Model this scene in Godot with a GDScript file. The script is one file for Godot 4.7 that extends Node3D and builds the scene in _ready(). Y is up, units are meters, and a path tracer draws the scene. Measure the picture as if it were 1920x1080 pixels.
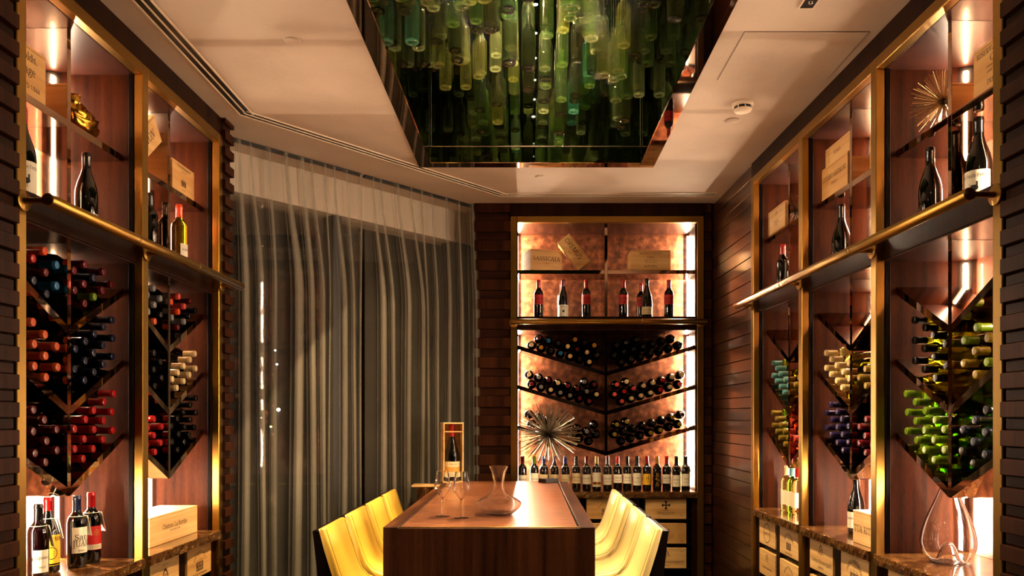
extends Node3D

const EYE := 1.30
const FOCAL := 1450.0
const CEIL := 2.94
const Y_COUNTER := 0.71
const Y_BEAM0 := 1.97
const Y_BEAM1 := 2.07
const Y_TOP := 2.79
const Y_SHELF := 2.44
const DEPTH := 0.42
const V_END := [1.855, 1.545, 1.228]
const V_MID := [1.648, 1.340, 1.026]

var M := {}
var taken := {}
var boxes := {}
var meshes := {}
var fonts := {}
var F := Transform3D.IDENTITY
var ceiling_node: Node3D
var rng := RandomNumberGenerator.new()


# ------------------------------------------------------------------ set-up
func _ready() -> void:
	rng.seed = 7
	var cam := Camera3D.new()
	cam.name = "camera"
	cam.projection = Camera3D.PROJECTION_FRUSTUM
	cam.near = 0.05
	cam.far = 400.0
	cam.size = 1080.0 / FOCAL * cam.near
	cam.frustum_offset = Vector2(-30.0, 240.0) / FOCAL * cam.near
	cam.position = Vector3(0, EYE, 0)
	add_child(cam)
	cam.current = true
	var env := Environment.new()
	env.background_mode = Environment.BG_COLOR
	env.background_color = Color(0.006, 0.007, 0.012)
	env.tonemap_mode = Environment.TONE_MAPPER_LINEAR
	env.tonemap_exposure = 1.0
	env.sdfgi_enabled = true
	env.ssao_enabled = true
	env.ssil_enabled = true
	var we := WorldEnvironment.new()
	we.name = "environment"
	we.environment = env
	add_child(we)
	fonts.serif = sys_font("Droid Serif")
	fonts.sans = sys_font("Droid Sans")
	make_materials()
	shell()
	ceiling_things()
	bottle_ceiling()
	curtains()
	cabinets()
	table_and_chairs()
	table_things()
	upper_things()
	counter_things()
	outside()


const LED_COLOR := Color(1.0, 0.87, 0.73)
const LED_GLOW := 7.0
const LED_POWER := 4.6
const UNSEEN_LAMP_POWER := 0.9
const SPOT_POWER := 12.0


func sys_font(called: String) -> SystemFont:
	var f := SystemFont.new()
	f.font_names = PackedStringArray([called])
	return f


# ------------------------------------------------------------------ textures and materials
func noise_img(w: int, h: int, freq: float, sd: int, octaves := 4) -> Image:
	var n := FastNoiseLite.new()
	n.seed = sd
	n.frequency = freq
	n.fractal_octaves = octaves
	n.noise_type = FastNoiseLite.TYPE_SIMPLEX_SMOOTH
	return n.get_seamless_image(w, h, false, false, 0.15, true)


func stretched(w: int, h: int, W: int, H: int, freq: float, sd: int) -> Image:
	var im := noise_img(w, h, freq, sd)
	im.resize(W, H, Image.INTERPOLATE_CUBIC)
	return im


func ramp_tex(parts: Array, weights: Array, cols: Array, W := 512, H := 512) -> ImageTexture:
	var data := []
	for p in parts:
		data.append(p.get_data())
	var out := PackedByteArray()
	out.resize(W * H * 3)
	var lut := PackedByteArray()
	lut.resize(256 * 3)
	for i in 256:
		var t := clampf(i / 255.0, 0, 0.9999) * (cols.size() - 1)
		var k := int(t)
		var c: Color = cols[k].lerp(cols[k + 1], t - k)
		lut[i * 3] = int(c.r * 255)
		lut[i * 3 + 1] = int(c.g * 255)
		lut[i * 3 + 2] = int(c.b * 255)
	var a: PackedByteArray = data[0]
	var b: PackedByteArray = data[1]
	var c2: PackedByteArray = data[2] if data.size() > 2 else data[1]
	var wa: float = weights[0]
	var wb: float = weights[1]
	var wc: float = weights[2] if weights.size() > 2 else 0.0
	for i in W * H:
		var v := clampi(int((a[i] - 128) * wa + (b[i] - 128) * wb + (c2[i] - 128) * wc + 128.0), 0, 255) * 3
		out[i * 3] = lut[v]
		out[i * 3 + 1] = lut[v + 1]
		out[i * 3 + 2] = lut[v + 2]
	return ImageTexture.create_from_image(Image.create_from_data(W, H, false, Image.FORMAT_RGB8, out))


func turned(t: ImageTexture) -> ImageTexture:
	var im := t.get_image()
	im.rotate_90(CLOCKWISE)
	return ImageTexture.create_from_image(im)


func mat(called: String, c: Color, rough: float, metal := 0.0) -> StandardMaterial3D:
	var m := StandardMaterial3D.new()
	m.resource_name = called
	m.albedo_color = c
	m.roughness = rough
	m.metallic = metal
	M[called] = m
	return m


func textured(called: String, t: Texture2D, scale: Vector3, rough: float, tint := Color.WHITE) -> StandardMaterial3D:
	var m := mat(called, tint, rough)
	m.albedo_texture = t
	m.uv1_triplanar = true
	m.uv1_world_triplanar = true
	m.uv1_scale = scale
	m.uv1_triplanar_sharpness = 8.0
	return m


func glass(called: String, c: Color, refr := 0.05) -> StandardMaterial3D:
	var m := mat(called, c, 0.0)
	m.transparency = BaseMaterial3D.TRANSPARENCY_ALPHA
	m.refraction_enabled = true
	m.refraction_scale = refr
	return m


func coat(m: StandardMaterial3D, amount: float, rough: float) -> void:
	m.clearcoat_enabled = true
	m.clearcoat = amount
	m.clearcoat_roughness = rough


func make_materials() -> void:
	var lea0 := ramp_tex([noise_img(512, 512, 0.012, 81, 5), noise_img(512, 512, 0.05, 83, 3)], [0.5, 0.3], [Color(0.20, 0.13, 0.12), Color(0.30, 0.20, 0.18), Color(0.36, 0.25, 0.22)])
	# walnut, grain running upright; the second copy runs level
	var fine := stretched(512, 24, 512, 512, 0.045, 3)
	var broad := stretched(512, 16, 512, 512, 0.010, 5)
	var pores := stretched(512, 96, 512, 512, 0.20, 9)
	var wal := ramp_tex([fine, broad, pores], [0.45, 0.55, 0.25], [Color(0.14, 0.068, 0.038), Color(0.27, 0.148, 0.085), Color(0.36, 0.208, 0.122), Color(0.44, 0.27, 0.165)])
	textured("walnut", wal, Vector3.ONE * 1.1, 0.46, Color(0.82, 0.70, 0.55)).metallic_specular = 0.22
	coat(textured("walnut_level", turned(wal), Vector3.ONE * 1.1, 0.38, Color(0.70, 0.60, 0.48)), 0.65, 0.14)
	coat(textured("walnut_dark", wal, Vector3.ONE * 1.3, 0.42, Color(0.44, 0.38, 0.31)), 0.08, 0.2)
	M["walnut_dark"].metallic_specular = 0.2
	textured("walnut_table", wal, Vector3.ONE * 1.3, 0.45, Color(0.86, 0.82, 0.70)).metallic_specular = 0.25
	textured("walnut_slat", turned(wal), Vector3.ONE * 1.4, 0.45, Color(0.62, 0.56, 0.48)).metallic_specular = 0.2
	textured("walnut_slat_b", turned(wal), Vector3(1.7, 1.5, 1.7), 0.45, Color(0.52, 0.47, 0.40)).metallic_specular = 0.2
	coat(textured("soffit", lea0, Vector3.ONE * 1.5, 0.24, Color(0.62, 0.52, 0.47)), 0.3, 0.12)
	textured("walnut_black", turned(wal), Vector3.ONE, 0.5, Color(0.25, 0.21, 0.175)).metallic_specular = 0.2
	# light pine of the wine crates
	var pf := stretched(512, 20, 512, 512, 0.035, 21)
	var pb := stretched(512, 14, 512, 512, 0.008, 23)
	var pine := turned(ramp_tex([pf, pb], [0.45, 0.45], [Color(0.62, 0.44, 0.24), Color(0.78, 0.60, 0.36), Color(0.84, 0.68, 0.44), Color(0.90, 0.77, 0.55)]))
	textured("pine", pine, Vector3.ONE * 1.6, 0.55)
	textured("pine_b", pine, Vector3(2.1, 1.3, 2.1), 0.55, Color(0.97, 0.93, 0.86))
	textured("pine_pale", pine, Vector3(1.2, 1.9, 1.2), 0.55, Color(1.0, 1.0, 1.0))
	# copper leather of the cabinet backs
	var l1 := noise_img(512, 512, 0.012, 31, 5)
	var l2 := noise_img(512, 512, 0.16, 33, 3)
	var lea := ramp_tex([l1, l2], [0.9, 0.5], [Color(0.23, 0.115, 0.065), Color(0.37, 0.20, 0.115), Color(0.51, 0.30, 0.185), Color(0.66, 0.44, 0.30)])
	coat(textured("copper_leather", lea, Vector3.ONE * 2.3, 0.42), 0.35, 0.08)
	# leather inlay of the table
	var t1 := stretched(512, 128, 512, 512, 0.02, 41)
	var t2 := noise_img(512, 512, 0.10, 43, 3)
	var tl := turned(ramp_tex([t1, t2], [0.6, 0.35], [Color(0.30, 0.15, 0.08), Color(0.46, 0.26, 0.15), Color(0.56, 0.33, 0.20), Color(0.64, 0.41, 0.26)]))
	coat(textured("table_leather", tl, Vector3.ONE * 1.8, 0.36), 0.55, 0.12)
	# brown marble
	var s1 := noise_img(512, 512, 0.010, 51, 6)
	var s2 := noise_img(512, 512, 0.045, 53, 5)
	var sto := ramp_tex([s1, s2], [0.8, 0.75], [Color(0.10, 0.055, 0.03), Color(0.22, 0.12, 0.06), Color(0.34, 0.20, 0.09), Color(0.28, 0.20, 0.09), Color(0.50, 0.32, 0.18), Color(0.62, 0.45, 0.28)])
	coat(textured("marble", sto, Vector3(2.2, 3.0, 2.2), 0.16), 0.4, 0.04)
	# plaster and fabric
	var p1 := noise_img(512, 512, 0.008, 61, 5)
	var p2 := noise_img(512, 512, 0.15, 63, 2)
	var pla := ramp_tex([p1, p2], [0.7, 0.2], [Color(0.70, 0.62, 0.55), Color(0.755, 0.675, 0.60), Color(0.79, 0.715, 0.64)])
	textured("plaster", pla, Vector3.ONE * 0.45, 0.75)
	var ca := ramp_tex([noise_img(512, 512, 0.02, 71, 4), noise_img(512, 512, 0.2, 73, 2)], [0.5, 0.5], [Color(0.06, 0.045, 0.04), Color(0.13, 0.10, 0.085)])
	textured("carpet", ca, Vector3.ONE, 0.95)
	var cu := mat("sheer", Color(0.58, 0.54, 0.46, 0.125), 0.72)
	cu.transparency = BaseMaterial3D.TRANSPARENCY_ALPHA
	cu.rim_enabled = true
	cu.rim = 0.5
	cu.rim_tint = 0.5
	mat("window_head", Color(0.80, 0.74, 0.66), 0.8)
	mat("mullion", Color(0.03, 0.03, 0.03), 0.5)
	var wg := mat("window_glass", Color(0.02, 0.025, 0.03, 0.04), 0.0)
	wg.metallic_specular = 0.35
	wg.transparency = BaseMaterial3D.TRANSPARENCY_ALPHA
	# metals
	var br := mat("brass", Color(0.62, 0.48, 0.23), 0.32, 1.0)
	br.anisotropy_enabled = false
	mat("brass_bright", Color(0.76, 0.66, 0.46), 0.24, 1.0)
	mat("bronze_mirror", Color(0.70, 0.60, 0.52), 0.03, 1.0)
	mat("dark_mirror", Color(0.42, 0.46, 0.42), 0.02, 1.0)
	mat("gold", Color(0.86, 0.66, 0.24), 0.20, 1.0)
	mat("steel", Color(0.75, 0.72, 0.68), 0.22, 1.0)
	mat("burst_steel", Color(0.52, 0.48, 0.42), 0.28, 1.0)
	mat("black_metal", Color(0.02, 0.02, 0.02), 0.35, 0.0)
	# leather chairs
	coat(mat("cream_leather", Color(0.93, 0.83, 0.54), 0.42), 0.15, 0.3)
	coat(mat("yellow_leather", Color(0.90, 0.72, 0.26), 0.42), 0.15, 0.3)
	mat("seam", Color(0.30, 0.22, 0.10), 0.8)
	# wine glass, bottles and their paper
	glass("clear_glass", Color(1, 1, 1, 0.0))
	coat(mat("black_glass", Color(0.012, 0.014, 0.010), 0.06), 0.6, 0.02)
	coat(mat("red_wine_glass", Color(0.05, 0.008, 0.012), 0.06), 0.6, 0.02)
	glass("olive_glass", Color(0.62, 0.66, 0.10, 0.0), 0.045)
	glass("green_glass", Color(0.50, 0.72, 0.16, 0.0), 0.045)
	glass("pale_glass", Color(0.94, 0.92, 0.55, 0.0), 0.040)
	glass("rose_glass", Color(0.95, 0.62, 0.50, 0.0), 0.040)
	var hang := {"hang_green": Color(0.055, 0.17, 0.0, 0.12), "hang_olive": Color(0.20, 0.21, 0.004, 0.11), "hang_brown": Color(0.022, 0.02, 0.0, 0.34), "hang_clear": Color(0.36, 0.40, 0.20, 0.05), "hang_teal": Color(0.06, 0.32, 0.22, 0.07), "hang_dark": Color(0.006, 0.018, 0.0, 0.38)}
	var through := {"hang_green": Color(0.056, 0.090, 0.014), "hang_olive": Color(0.098, 0.100, 0.022), "hang_brown": Color(0.034, 0.034, 0.008), "hang_clear": Color(0.125, 0.135, 0.080), "hang_teal": Color(0.045, 0.105, 0.078), "hang_dark": Color(0.018, 0.030, 0.006)}
	for k in hang:
		var hm := mat(k, hang[k], 0.02)
		hm.transparency = BaseMaterial3D.TRANSPARENCY_ALPHA
		hm.backlight_enabled = true  # glass passes light on, tinted by its own colour
		hm.backlight = through[k]
	var caps := {
		"red": Color(0.62, 0.05, 0.05), "dark_red": Color(0.30, 0.035, 0.035), "orange": Color(0.78, 0.25, 0.06), "copper": Color(0.72, 0.31, 0.14), "navy": Color(0.05, 0.08, 0.17), "blue": Color(0.10, 0.36, 0.52),
		"black": Color(0.025, 0.023, 0.025), "cream": Color(0.80, 0.70, 0.50), "gold_foil": Color(0.70, 0.50, 0.16), "green": Color(0.36, 0.46, 0.06), "teal": Color(0.30, 0.50, 0.50), "purple": Color(0.14, 0.10, 0.24),
		"pink": Color(0.72, 0.25, 0.22), "grey": Color(0.42, 0.42, 0.42), "white": Color(0.85, 0.82, 0.76), "olive": Color(0.45, 0.36, 0.08), "wine": Color(0.35, 0.06, 0.10), "indigo": Color(0.12, 0.14, 0.42)}
	for k in caps:
		var cm := mat("cap_" + k, caps[k], 0.22)
		cm.metallic_specular = 0.6
	mat("paper", Color(0.86, 0.82, 0.72), 0.7)
	mat("paper_cream", Color(0.85, 0.77, 0.58), 0.7)
	mat("paper_yellow", Color(0.86, 0.66, 0.12), 0.6)
	mat("paper_red", Color(0.72, 0.06, 0.05), 0.55)
	mat("paper_ochre", Color(0.80, 0.58, 0.22), 0.6)
	mat("ink", Color(0.05, 0.035, 0.03), 0.7)
	mat("ink_brown", Color(0.17, 0.075, 0.03), 0.75)
	mat("ink_gold", Color(0.75, 0.55, 0.20), 0.4, 0.6)
	mat("joint", Color(0.36, 0.26, 0.20), 0.8)
	mat("plastic", Color(0.86, 0.78, 0.68), 0.5)
	var led := mat("led", Color(1, 1, 1), 0.5)
	led.emission_enabled = true
	led.emission = Color(1.0, 0.90, 0.80)
	led.emission_energy_multiplier = LED_GLOW
	var sp := mat("spot_lens", Color(1, 1, 1), 0.4)
	sp.emission_enabled = true
	sp.emission = Color(1.0, 0.92, 0.78)
	sp.emission_energy_multiplier = 25.0
	for k in [["lamp_white", Color(0.9, 0.95, 1.0)], ["lamp_blue", Color(0.25, 0.4, 1.0)], ["lamp_warm", Color(1.0, 0.85, 0.35)]]:
		var lm := mat(k[0], Color(0.8, 0.8, 0.8), 0.5)
		lm.emission_enabled = true
		lm.emission = k[1]
		lm.emission_energy_multiplier = 14.0


# ------------------------------------------------------------------ nodes
func numbered(called: String) -> String:
	taken[called] = taken.get(called, -1) + 1
	return called if taken[called] == 0 else "%s_%03d" % [called, taken[called]]


func thing(called: String, label: String, category: String, at := Vector3.ZERO, turn := Basis.IDENTITY, group := "") -> Node3D:
	var o := Node3D.new()
	o.name = numbered(called)
	add_child(o)
	o.transform = F * Transform3D(turn, at)
	o.set_meta("label", label)
	o.set_meta("category", category)
	if group != "":
		o.set_meta("group", group)
	return o


func setting(called: String) -> Node3D:
	var o := Node3D.new()
	o.name = numbered(called)
	add_child(o)
	o.transform = F
	o.set_meta("kind", "structure")
	return o


func part(parent: Node, called: String, mesh: Mesh, m: String, at := Vector3.ZERO, turn := Basis.IDENTITY) -> MeshInstance3D:
	var o := MeshInstance3D.new()
	o.name = called
	o.mesh = mesh
	o.material_override = M[m]
	o.transform = Transform3D(turn, at)
	parent.add_child(o, true)
	return o


func copy(src: Node3D, at: Transform3D, label := "", group := "") -> Node3D:
	var c: Node3D = src.duplicate()
	var root := String(src.name)
	if root.length() > 4 and root[root.length() - 4] == "_" and root.right(3).is_valid_int():
		root = root.left(root.length() - 4)
	c.name = numbered(root)
	add_child(c)
	c.transform = at
	if label != "":
		c.set_meta("label", label)
	if group != "":
		c.set_meta("group", group)
	return c


# ------------------------------------------------------------------ mesh helpers
func fresh(smooth := false) -> SurfaceTool:
	var s := SurfaceTool.new()
	s.begin(Mesh.PRIMITIVE_TRIANGLES)
	s.set_smooth_group(0 if smooth else -1)
	return s


func done(s: SurfaceTool) -> ArrayMesh:
	s.generate_normals()
	return s.commit()


func fan(s: SurfaceTool, p: Array) -> void:  # corners counter-clockwise seen from outside
	for i in range(1, p.size() - 1):
		s.add_vertex(p[0])
		s.add_vertex(p[i + 1])
		s.add_vertex(p[i])


func fan_out(s: SurfaceTool, p: Array, c: Vector3) -> void:  # convex solids: turn each face away from the middle
	var n: Vector3 = (p[1] - p[0]).cross(p[2] - p[0])
	var mid := Vector3.ZERO
	for q in p:
		mid += q
	if n.dot(mid / p.size() - c) < 0:
		p.reverse()
	fan(s, p)


func box_into(s: SurfaceTool, mn: Vector3, mx: Vector3, c := 0.0, x := Transform3D.IDENTITY) -> void:
	var o := (mn + mx) / 2
	var h := (mx - mn) / 2
	var mid := x * o
	var pt := func(sx: float, sy: float, sz: float, a: int) -> Vector3:
		var v := Vector3(sx * (h.x - c), sy * (h.y - c), sz * (h.z - c))
		v[a] = [sx * h.x, sy * h.y, sz * h.z][a]
		return x * (o + v)
	for a in 3:
		for sg in [-1.0, 1.0]:
			var q := []
			for k in [[-1.0, -1.0], [1.0, -1.0], [1.0, 1.0], [-1.0, 1.0]]:
				var d := Vector3.ZERO
				d[a] = sg
				d[(a + 1) % 3] = k[0]
				d[(a + 2) % 3] = k[1]
				q.append(pt.call(d.x, d.y, d.z, a))
			fan_out(s, q, mid)
	if c <= 0:
		return
	for a in 3:
		var b := (a + 1) % 3
		var t := (a + 2) % 3
		for sa in [-1.0, 1.0]:
			for sb in [-1.0, 1.0]:
				var d0 := Vector3.ZERO
				d0[a] = sa
				d0[b] = sb
				d0[t] = -1
				var d1 := d0
				d1[t] = 1
				fan_out(s, [pt.call(d0.x, d0.y, d0.z, a), pt.call(d1.x, d1.y, d1.z, a), pt.call(d1.x, d1.y, d1.z, b), pt.call(d0.x, d0.y, d0.z, b)], mid)
	for sx in [-1.0, 1.0]:
		for sy in [-1.0, 1.0]:
			for sz in [-1.0, 1.0]:
				fan_out(s, [pt.call(sx, sy, sz, 0), pt.call(sx, sy, sz, 1), pt.call(sx, sy, sz, 2)], mid)


func box(size: Vector3, c := 0.002) -> ArrayMesh:  # stands on its base, centred in x and z
	var key := "%.4f %.4f %.4f %.4f" % [size.x, size.y, size.z, c]
	if not boxes.has(key):
		var s := fresh()
		box_into(s, Vector3(-size.x / 2, 0, -size.z / 2), Vector3(size.x / 2, size.y, size.z / 2), c)
		boxes[key] = done(s)
	return boxes[key]


func slab(parent: Node, called: String, m: String, mn: Vector3, mx: Vector3, c := 0.002) -> MeshInstance3D:
	return part(parent, called, box(mx - mn, c), m, Vector3((mn.x + mx.x) / 2, mn.y, (mn.z + mx.z) / 2))


func lathe_into(s: SurfaceTool, prof: Array, seg := 20, x := Transform3D.IDENTITY, a0 := 0.0, a1 := TAU) -> void:
	for i in prof.size() - 1:
		var p: Vector2 = prof[i]
		var q: Vector2 = prof[i + 1]
		for j in seg:
			var t0 := a0 + (a1 - a0) * j / seg
			var t1 := a0 + (a1 - a0) * (j + 1) / seg
			var bl := x * Vector3(p.x * cos(t1), p.y, p.x * sin(t1))
			var b2 := x * Vector3(p.x * cos(t0), p.y, p.x * sin(t0))
			var tr := x * Vector3(q.x * cos(t0), q.y, q.x * sin(t0))
			var tl := x * Vector3(q.x * cos(t1), q.y, q.x * sin(t1))
			if p.x < 1e-6:
				fan(s, [b2, tr, tl])
			elif q.x < 1e-6:
				fan(s, [bl, b2, tr])
			else:
				fan(s, [bl, b2, tr, tl])


func lathe(prof: Array, seg := 20) -> ArrayMesh:
	var s := fresh(true)
	lathe_into(s, prof, seg)
	return done(s)


func rod_into(s: SurfaceTool, a: Vector3, b: Vector3, r0: float, r1: float, seg := 12, caps := true) -> void:
	var y := (b - a).normalized()
	var u := y.cross(Vector3.RIGHT if absf(y.x) < 0.9 else Vector3.UP).normalized()
	var x := Transform3D(Basis(u, y, u.cross(y)), a)
	var l := (b - a).length()
	if caps:
		lathe_into(s, [Vector2(0, 0), Vector2(r0 * 0.92, 0), Vector2(r0, r0 * 0.08), Vector2(r1, l - r1 * 0.08), Vector2(r1 * 0.92, l), Vector2(0, l)], seg, x)
	else:
		lathe_into(s, [Vector2(r0, 0), Vector2(r1, l)], seg, x)


func prism_into(s: SurfaceTool, poly: PackedVector2Array, z0: float, z1: float) -> void:  # outline in x and y, any winding
	if Geometry2D.is_polygon_clockwise(poly):
		poly.reverse()
	var n := poly.size()
	for i in n:
		var a := poly[i]
		var b := poly[(i + 1) % n]
		fan(s, [Vector3(a.x, a.y, z1), Vector3(a.x, a.y, z0), Vector3(b.x, b.y, z0), Vector3(b.x, b.y, z1)])
	var t := Geometry2D.triangulate_polygon(poly)
	for i in range(0, t.size(), 3):
		var p := [poly[t[i]], poly[t[i + 1]], poly[t[i + 2]]]
		if (p[1] - p[0]).cross(p[2] - p[0]) < 0:
			p.reverse()
		fan(s, [Vector3(p[0].x, p[0].y, z1), Vector3(p[1].x, p[1].y, z1), Vector3(p[2].x, p[2].y, z1)])
		fan(s, [Vector3(p[0].x, p[0].y, z0), Vector3(p[2].x, p[2].y, z0), Vector3(p[1].x, p[1].y, z0)])


func rect_into(s: SurfaceTool, x0: float, y0: float, x1: float, y1: float, x := Transform3D.IDENTITY, round_r := 0.0) -> void:
	var p := [Vector3(x0, y0, 0), Vector3(x1, y0, 0), Vector3(x1, y1, 0), Vector3(x0, y1, 0)]
	emit_flat(s, [p[0], p[2], p[1], p[0], p[3], p[2]], x, round_r)


func emit_flat(s: SurfaceTool, v: Array, x: Transform3D, round_r: float) -> void:
	# round_r wraps a flat print round an upright cylinder of that radius
	for p in v:
		var q: Vector3 = x * p
		if round_r > 0:
			var t := q.x / round_r
			q = Vector3(sin(t) * (round_r + q.z), q.y, cos(t) * (round_r + q.z))
		s.add_vertex(q)


func text_into(s: SurfaceTool, txt: String, height: float, x := Transform3D.IDENTITY, font := "serif", round_r := 0.0, max_width := 0.0) -> void:
	var tm := TextMesh.new()
	tm.text = txt
	tm.font = fonts[font]
	tm.font_size = 32
	tm.curve_step = 2.0
	tm.depth = 0.0
	tm.pixel_size = height / 32.0 / 0.72
	var arr := tm.get_mesh_arrays() if tm.get_surface_count() else []
	if arr.is_empty():
		return
	var vv: PackedVector3Array = arr[Mesh.ARRAY_VERTEX]
	if vv.is_empty():
		return
	var lo := vv[0]
	var hi := vv[0]
	for p in vv:
		lo = lo.min(p)
		hi = hi.max(p)
	var squeeze := 1.0
	if max_width > 0 and hi.x - lo.x > max_width:
		squeeze = max_width / (hi.x - lo.x)
	var idx: PackedInt32Array = arr[Mesh.ARRAY_INDEX]
	var out := []
	for i in idx:
		var p := vv[i]
		out.append(Vector3((p.x - (lo.x + hi.x) / 2) * squeeze, p.y - (lo.y + hi.y) / 2, 0))
	emit_flat(s, out, x, round_r)


func arc_text_into(s: SurfaceTool, txt: String, height: float, r: float, spread: float, c: Vector2) -> void:
	var n := txt.length()
	for i in n:
		if txt[i] == " ":
			continue
		var t := spread * (0.5 - float(i) / maxf(1.0, n - 1))
		text_into(s, txt[i], height, Transform3D(Basis(Vector3.BACK, t), Vector3(c.x - sin(t) * r, c.y + cos(t) * r, 0)))


func emblem_into(s: SurfaceTool, kind: String, c: Vector2, k: float, x := Transform3D.IDENTITY) -> void:
	var t := k * 0.045
	var b := x * Transform3D(Basis.IDENTITY, Vector3(c.x, c.y, 0))
	match kind:
		"chateau":
			for y in [-0.5, -0.25, 0.0]:
				rect_into(s, -0.5 * k, y * k, 0.5 * k, y * k + t, b)
			for i in 9:
				rect_into(s, (-0.5 + i * 0.125) * k - t / 2, -0.5 * k, (-0.5 + i * 0.125) * k + t / 2, 0.0, b)
			for sx in [-0.38, 0.0, 0.38]:
				emit_flat(s, [Vector3((sx - 0.14) * k, 0, 0), Vector3(sx * k, (0.5 if sx == 0 else 0.36) * k, 0), Vector3((sx - 0.10) * k, 0, 0), Vector3((sx + 0.10) * k, 0, 0), Vector3(sx * k, (0.5 if sx == 0 else 0.36) * k, 0), Vector3((sx + 0.14) * k, 0, 0)], b, 0)
				rect_into(s, (sx - 0.05) * k, -0.2 * k, (sx + 0.05) * k, -0.02 * k, b)
			for i in 5:
				rect_into(s, (-0.42 + i * 0.2) * k, -0.44 * k, (-0.36 + i * 0.2) * k, -0.3 * k, b)
		"cross":
			for i in 4:
				var r := b * Transform3D(Basis(Vector3.BACK, i * PI / 2), Vector3.ZERO)
				emit_flat(s, [Vector3(-0.05 * k, 0, 0), Vector3(-0.13 * k, 0.5 * k, 0), Vector3(0.13 * k, 0.5 * k, 0), Vector3(-0.05 * k, 0, 0), Vector3(0.13 * k, 0.5 * k, 0), Vector3(0.05 * k, 0, 0)], r, 0)
				rect_into(s, -0.2 * k, 0.36 * k, 0.2 * k, 0.42 * k, r)
		"ring":
			for i in 24:
				rect_into(s, -0.067 * k, 0.46 * k, 0.067 * k, 0.46 * k + t, b * Transform3D(Basis(Vector3.BACK, TAU * i / 24), Vector3.ZERO))
		"crest":
			for i in 14:
				rect_into(s, -0.06 * k, 0.28 * k, 0.06 * k, 0.28 * k + t, b * Transform3D(Basis(Vector3.BACK, TAU * i / 14), Vector3(0, 0.05 * k, 0)))
			for i in [-1.0, 1.0]:
				rect_into(s, -0.02 * k, -0.30 * k, 0.02 * k, 0.42 * k, b * Transform3D(Basis(Vector3.BACK, i * 0.5), Vector3(i * 0.3 * k, 0, 0)))
			for i in 3:
				rect_into(s, -0.14 * k, (-0.08 + i * 0.1) * k, 0.14 * k, (-0.04 + i * 0.1) * k, b)
			emit_flat(s, [Vector3(-0.2 * k, 0.34 * k, 0), Vector3(0, 0.5 * k, 0), Vector3(0.2 * k, 0.34 * k, 0)], b, 0)
		"rooster":
			for i in 10:
				var a := TAU * i / 10
				emit_flat(s, [Vector3.ZERO, Vector3(cos(a), sin(a) * 0.8, 0) * 0.28 * k, Vector3(cos(a + TAU / 10), sin(a + TAU / 10) * 0.8, 0) * 0.28 * k], b, 0)
			rect_into(s, 0.12 * k, 0.1 * k, 0.24 * k, 0.46 * k, b)
			emit_flat(s, [Vector3(-0.2 * k, 0.05 * k, 0), Vector3(-0.46 * k, 0.40 * k, 0), Vector3(-0.1 * k, 0.2 * k, 0)], b, 0)
			for sx in [-0.06, 0.06]:
				rect_into(s, (sx - 0.015) * k, -0.48 * k, (sx + 0.015) * k, -0.1 * k, b)


# ------------------------------------------------------------------ the room
func slats(parent: Node, x0: float, x1: float, y0: float, y1: float, z: float, period: float, deep: float, stagger := 0.0) -> void:
	# boards laid level, every other one standing proud of the wall
	var y := y0
	var i := 0
	while y < y1 - 0.01:
		var h := period * (0.58 if i % 2 == 0 else 0.42)
		var proud: float = deep if i % 2 == 0 else deep * 0.35
		var e: float = stagger * (1.0 if i % 2 == 0 else 0.0)
		var top := minf(y + h - 0.003, y1)
		slab(parent, "slat", "walnut_slat" if i % 2 == 0 else "walnut_slat_b", Vector3(x0 - e, y, z), Vector3(x1 + e, top, z + proud), 0.002)
		y += h
		i += 1


func right_frame() -> Transform3D:
	var b := Vector3(0.0275, 0, 1).normalized()
	return Transform3D(Basis(b, Vector3.UP, b.cross(Vector3.UP)), Vector3(1.585, 0, 0))


func left_frame() -> Transform3D:
	return Transform3D(Basis(Vector3(0, 0, -1), Vector3.UP, Vector3(1, 0, 0)), Vector3(-1.68, 0, 0))


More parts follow.
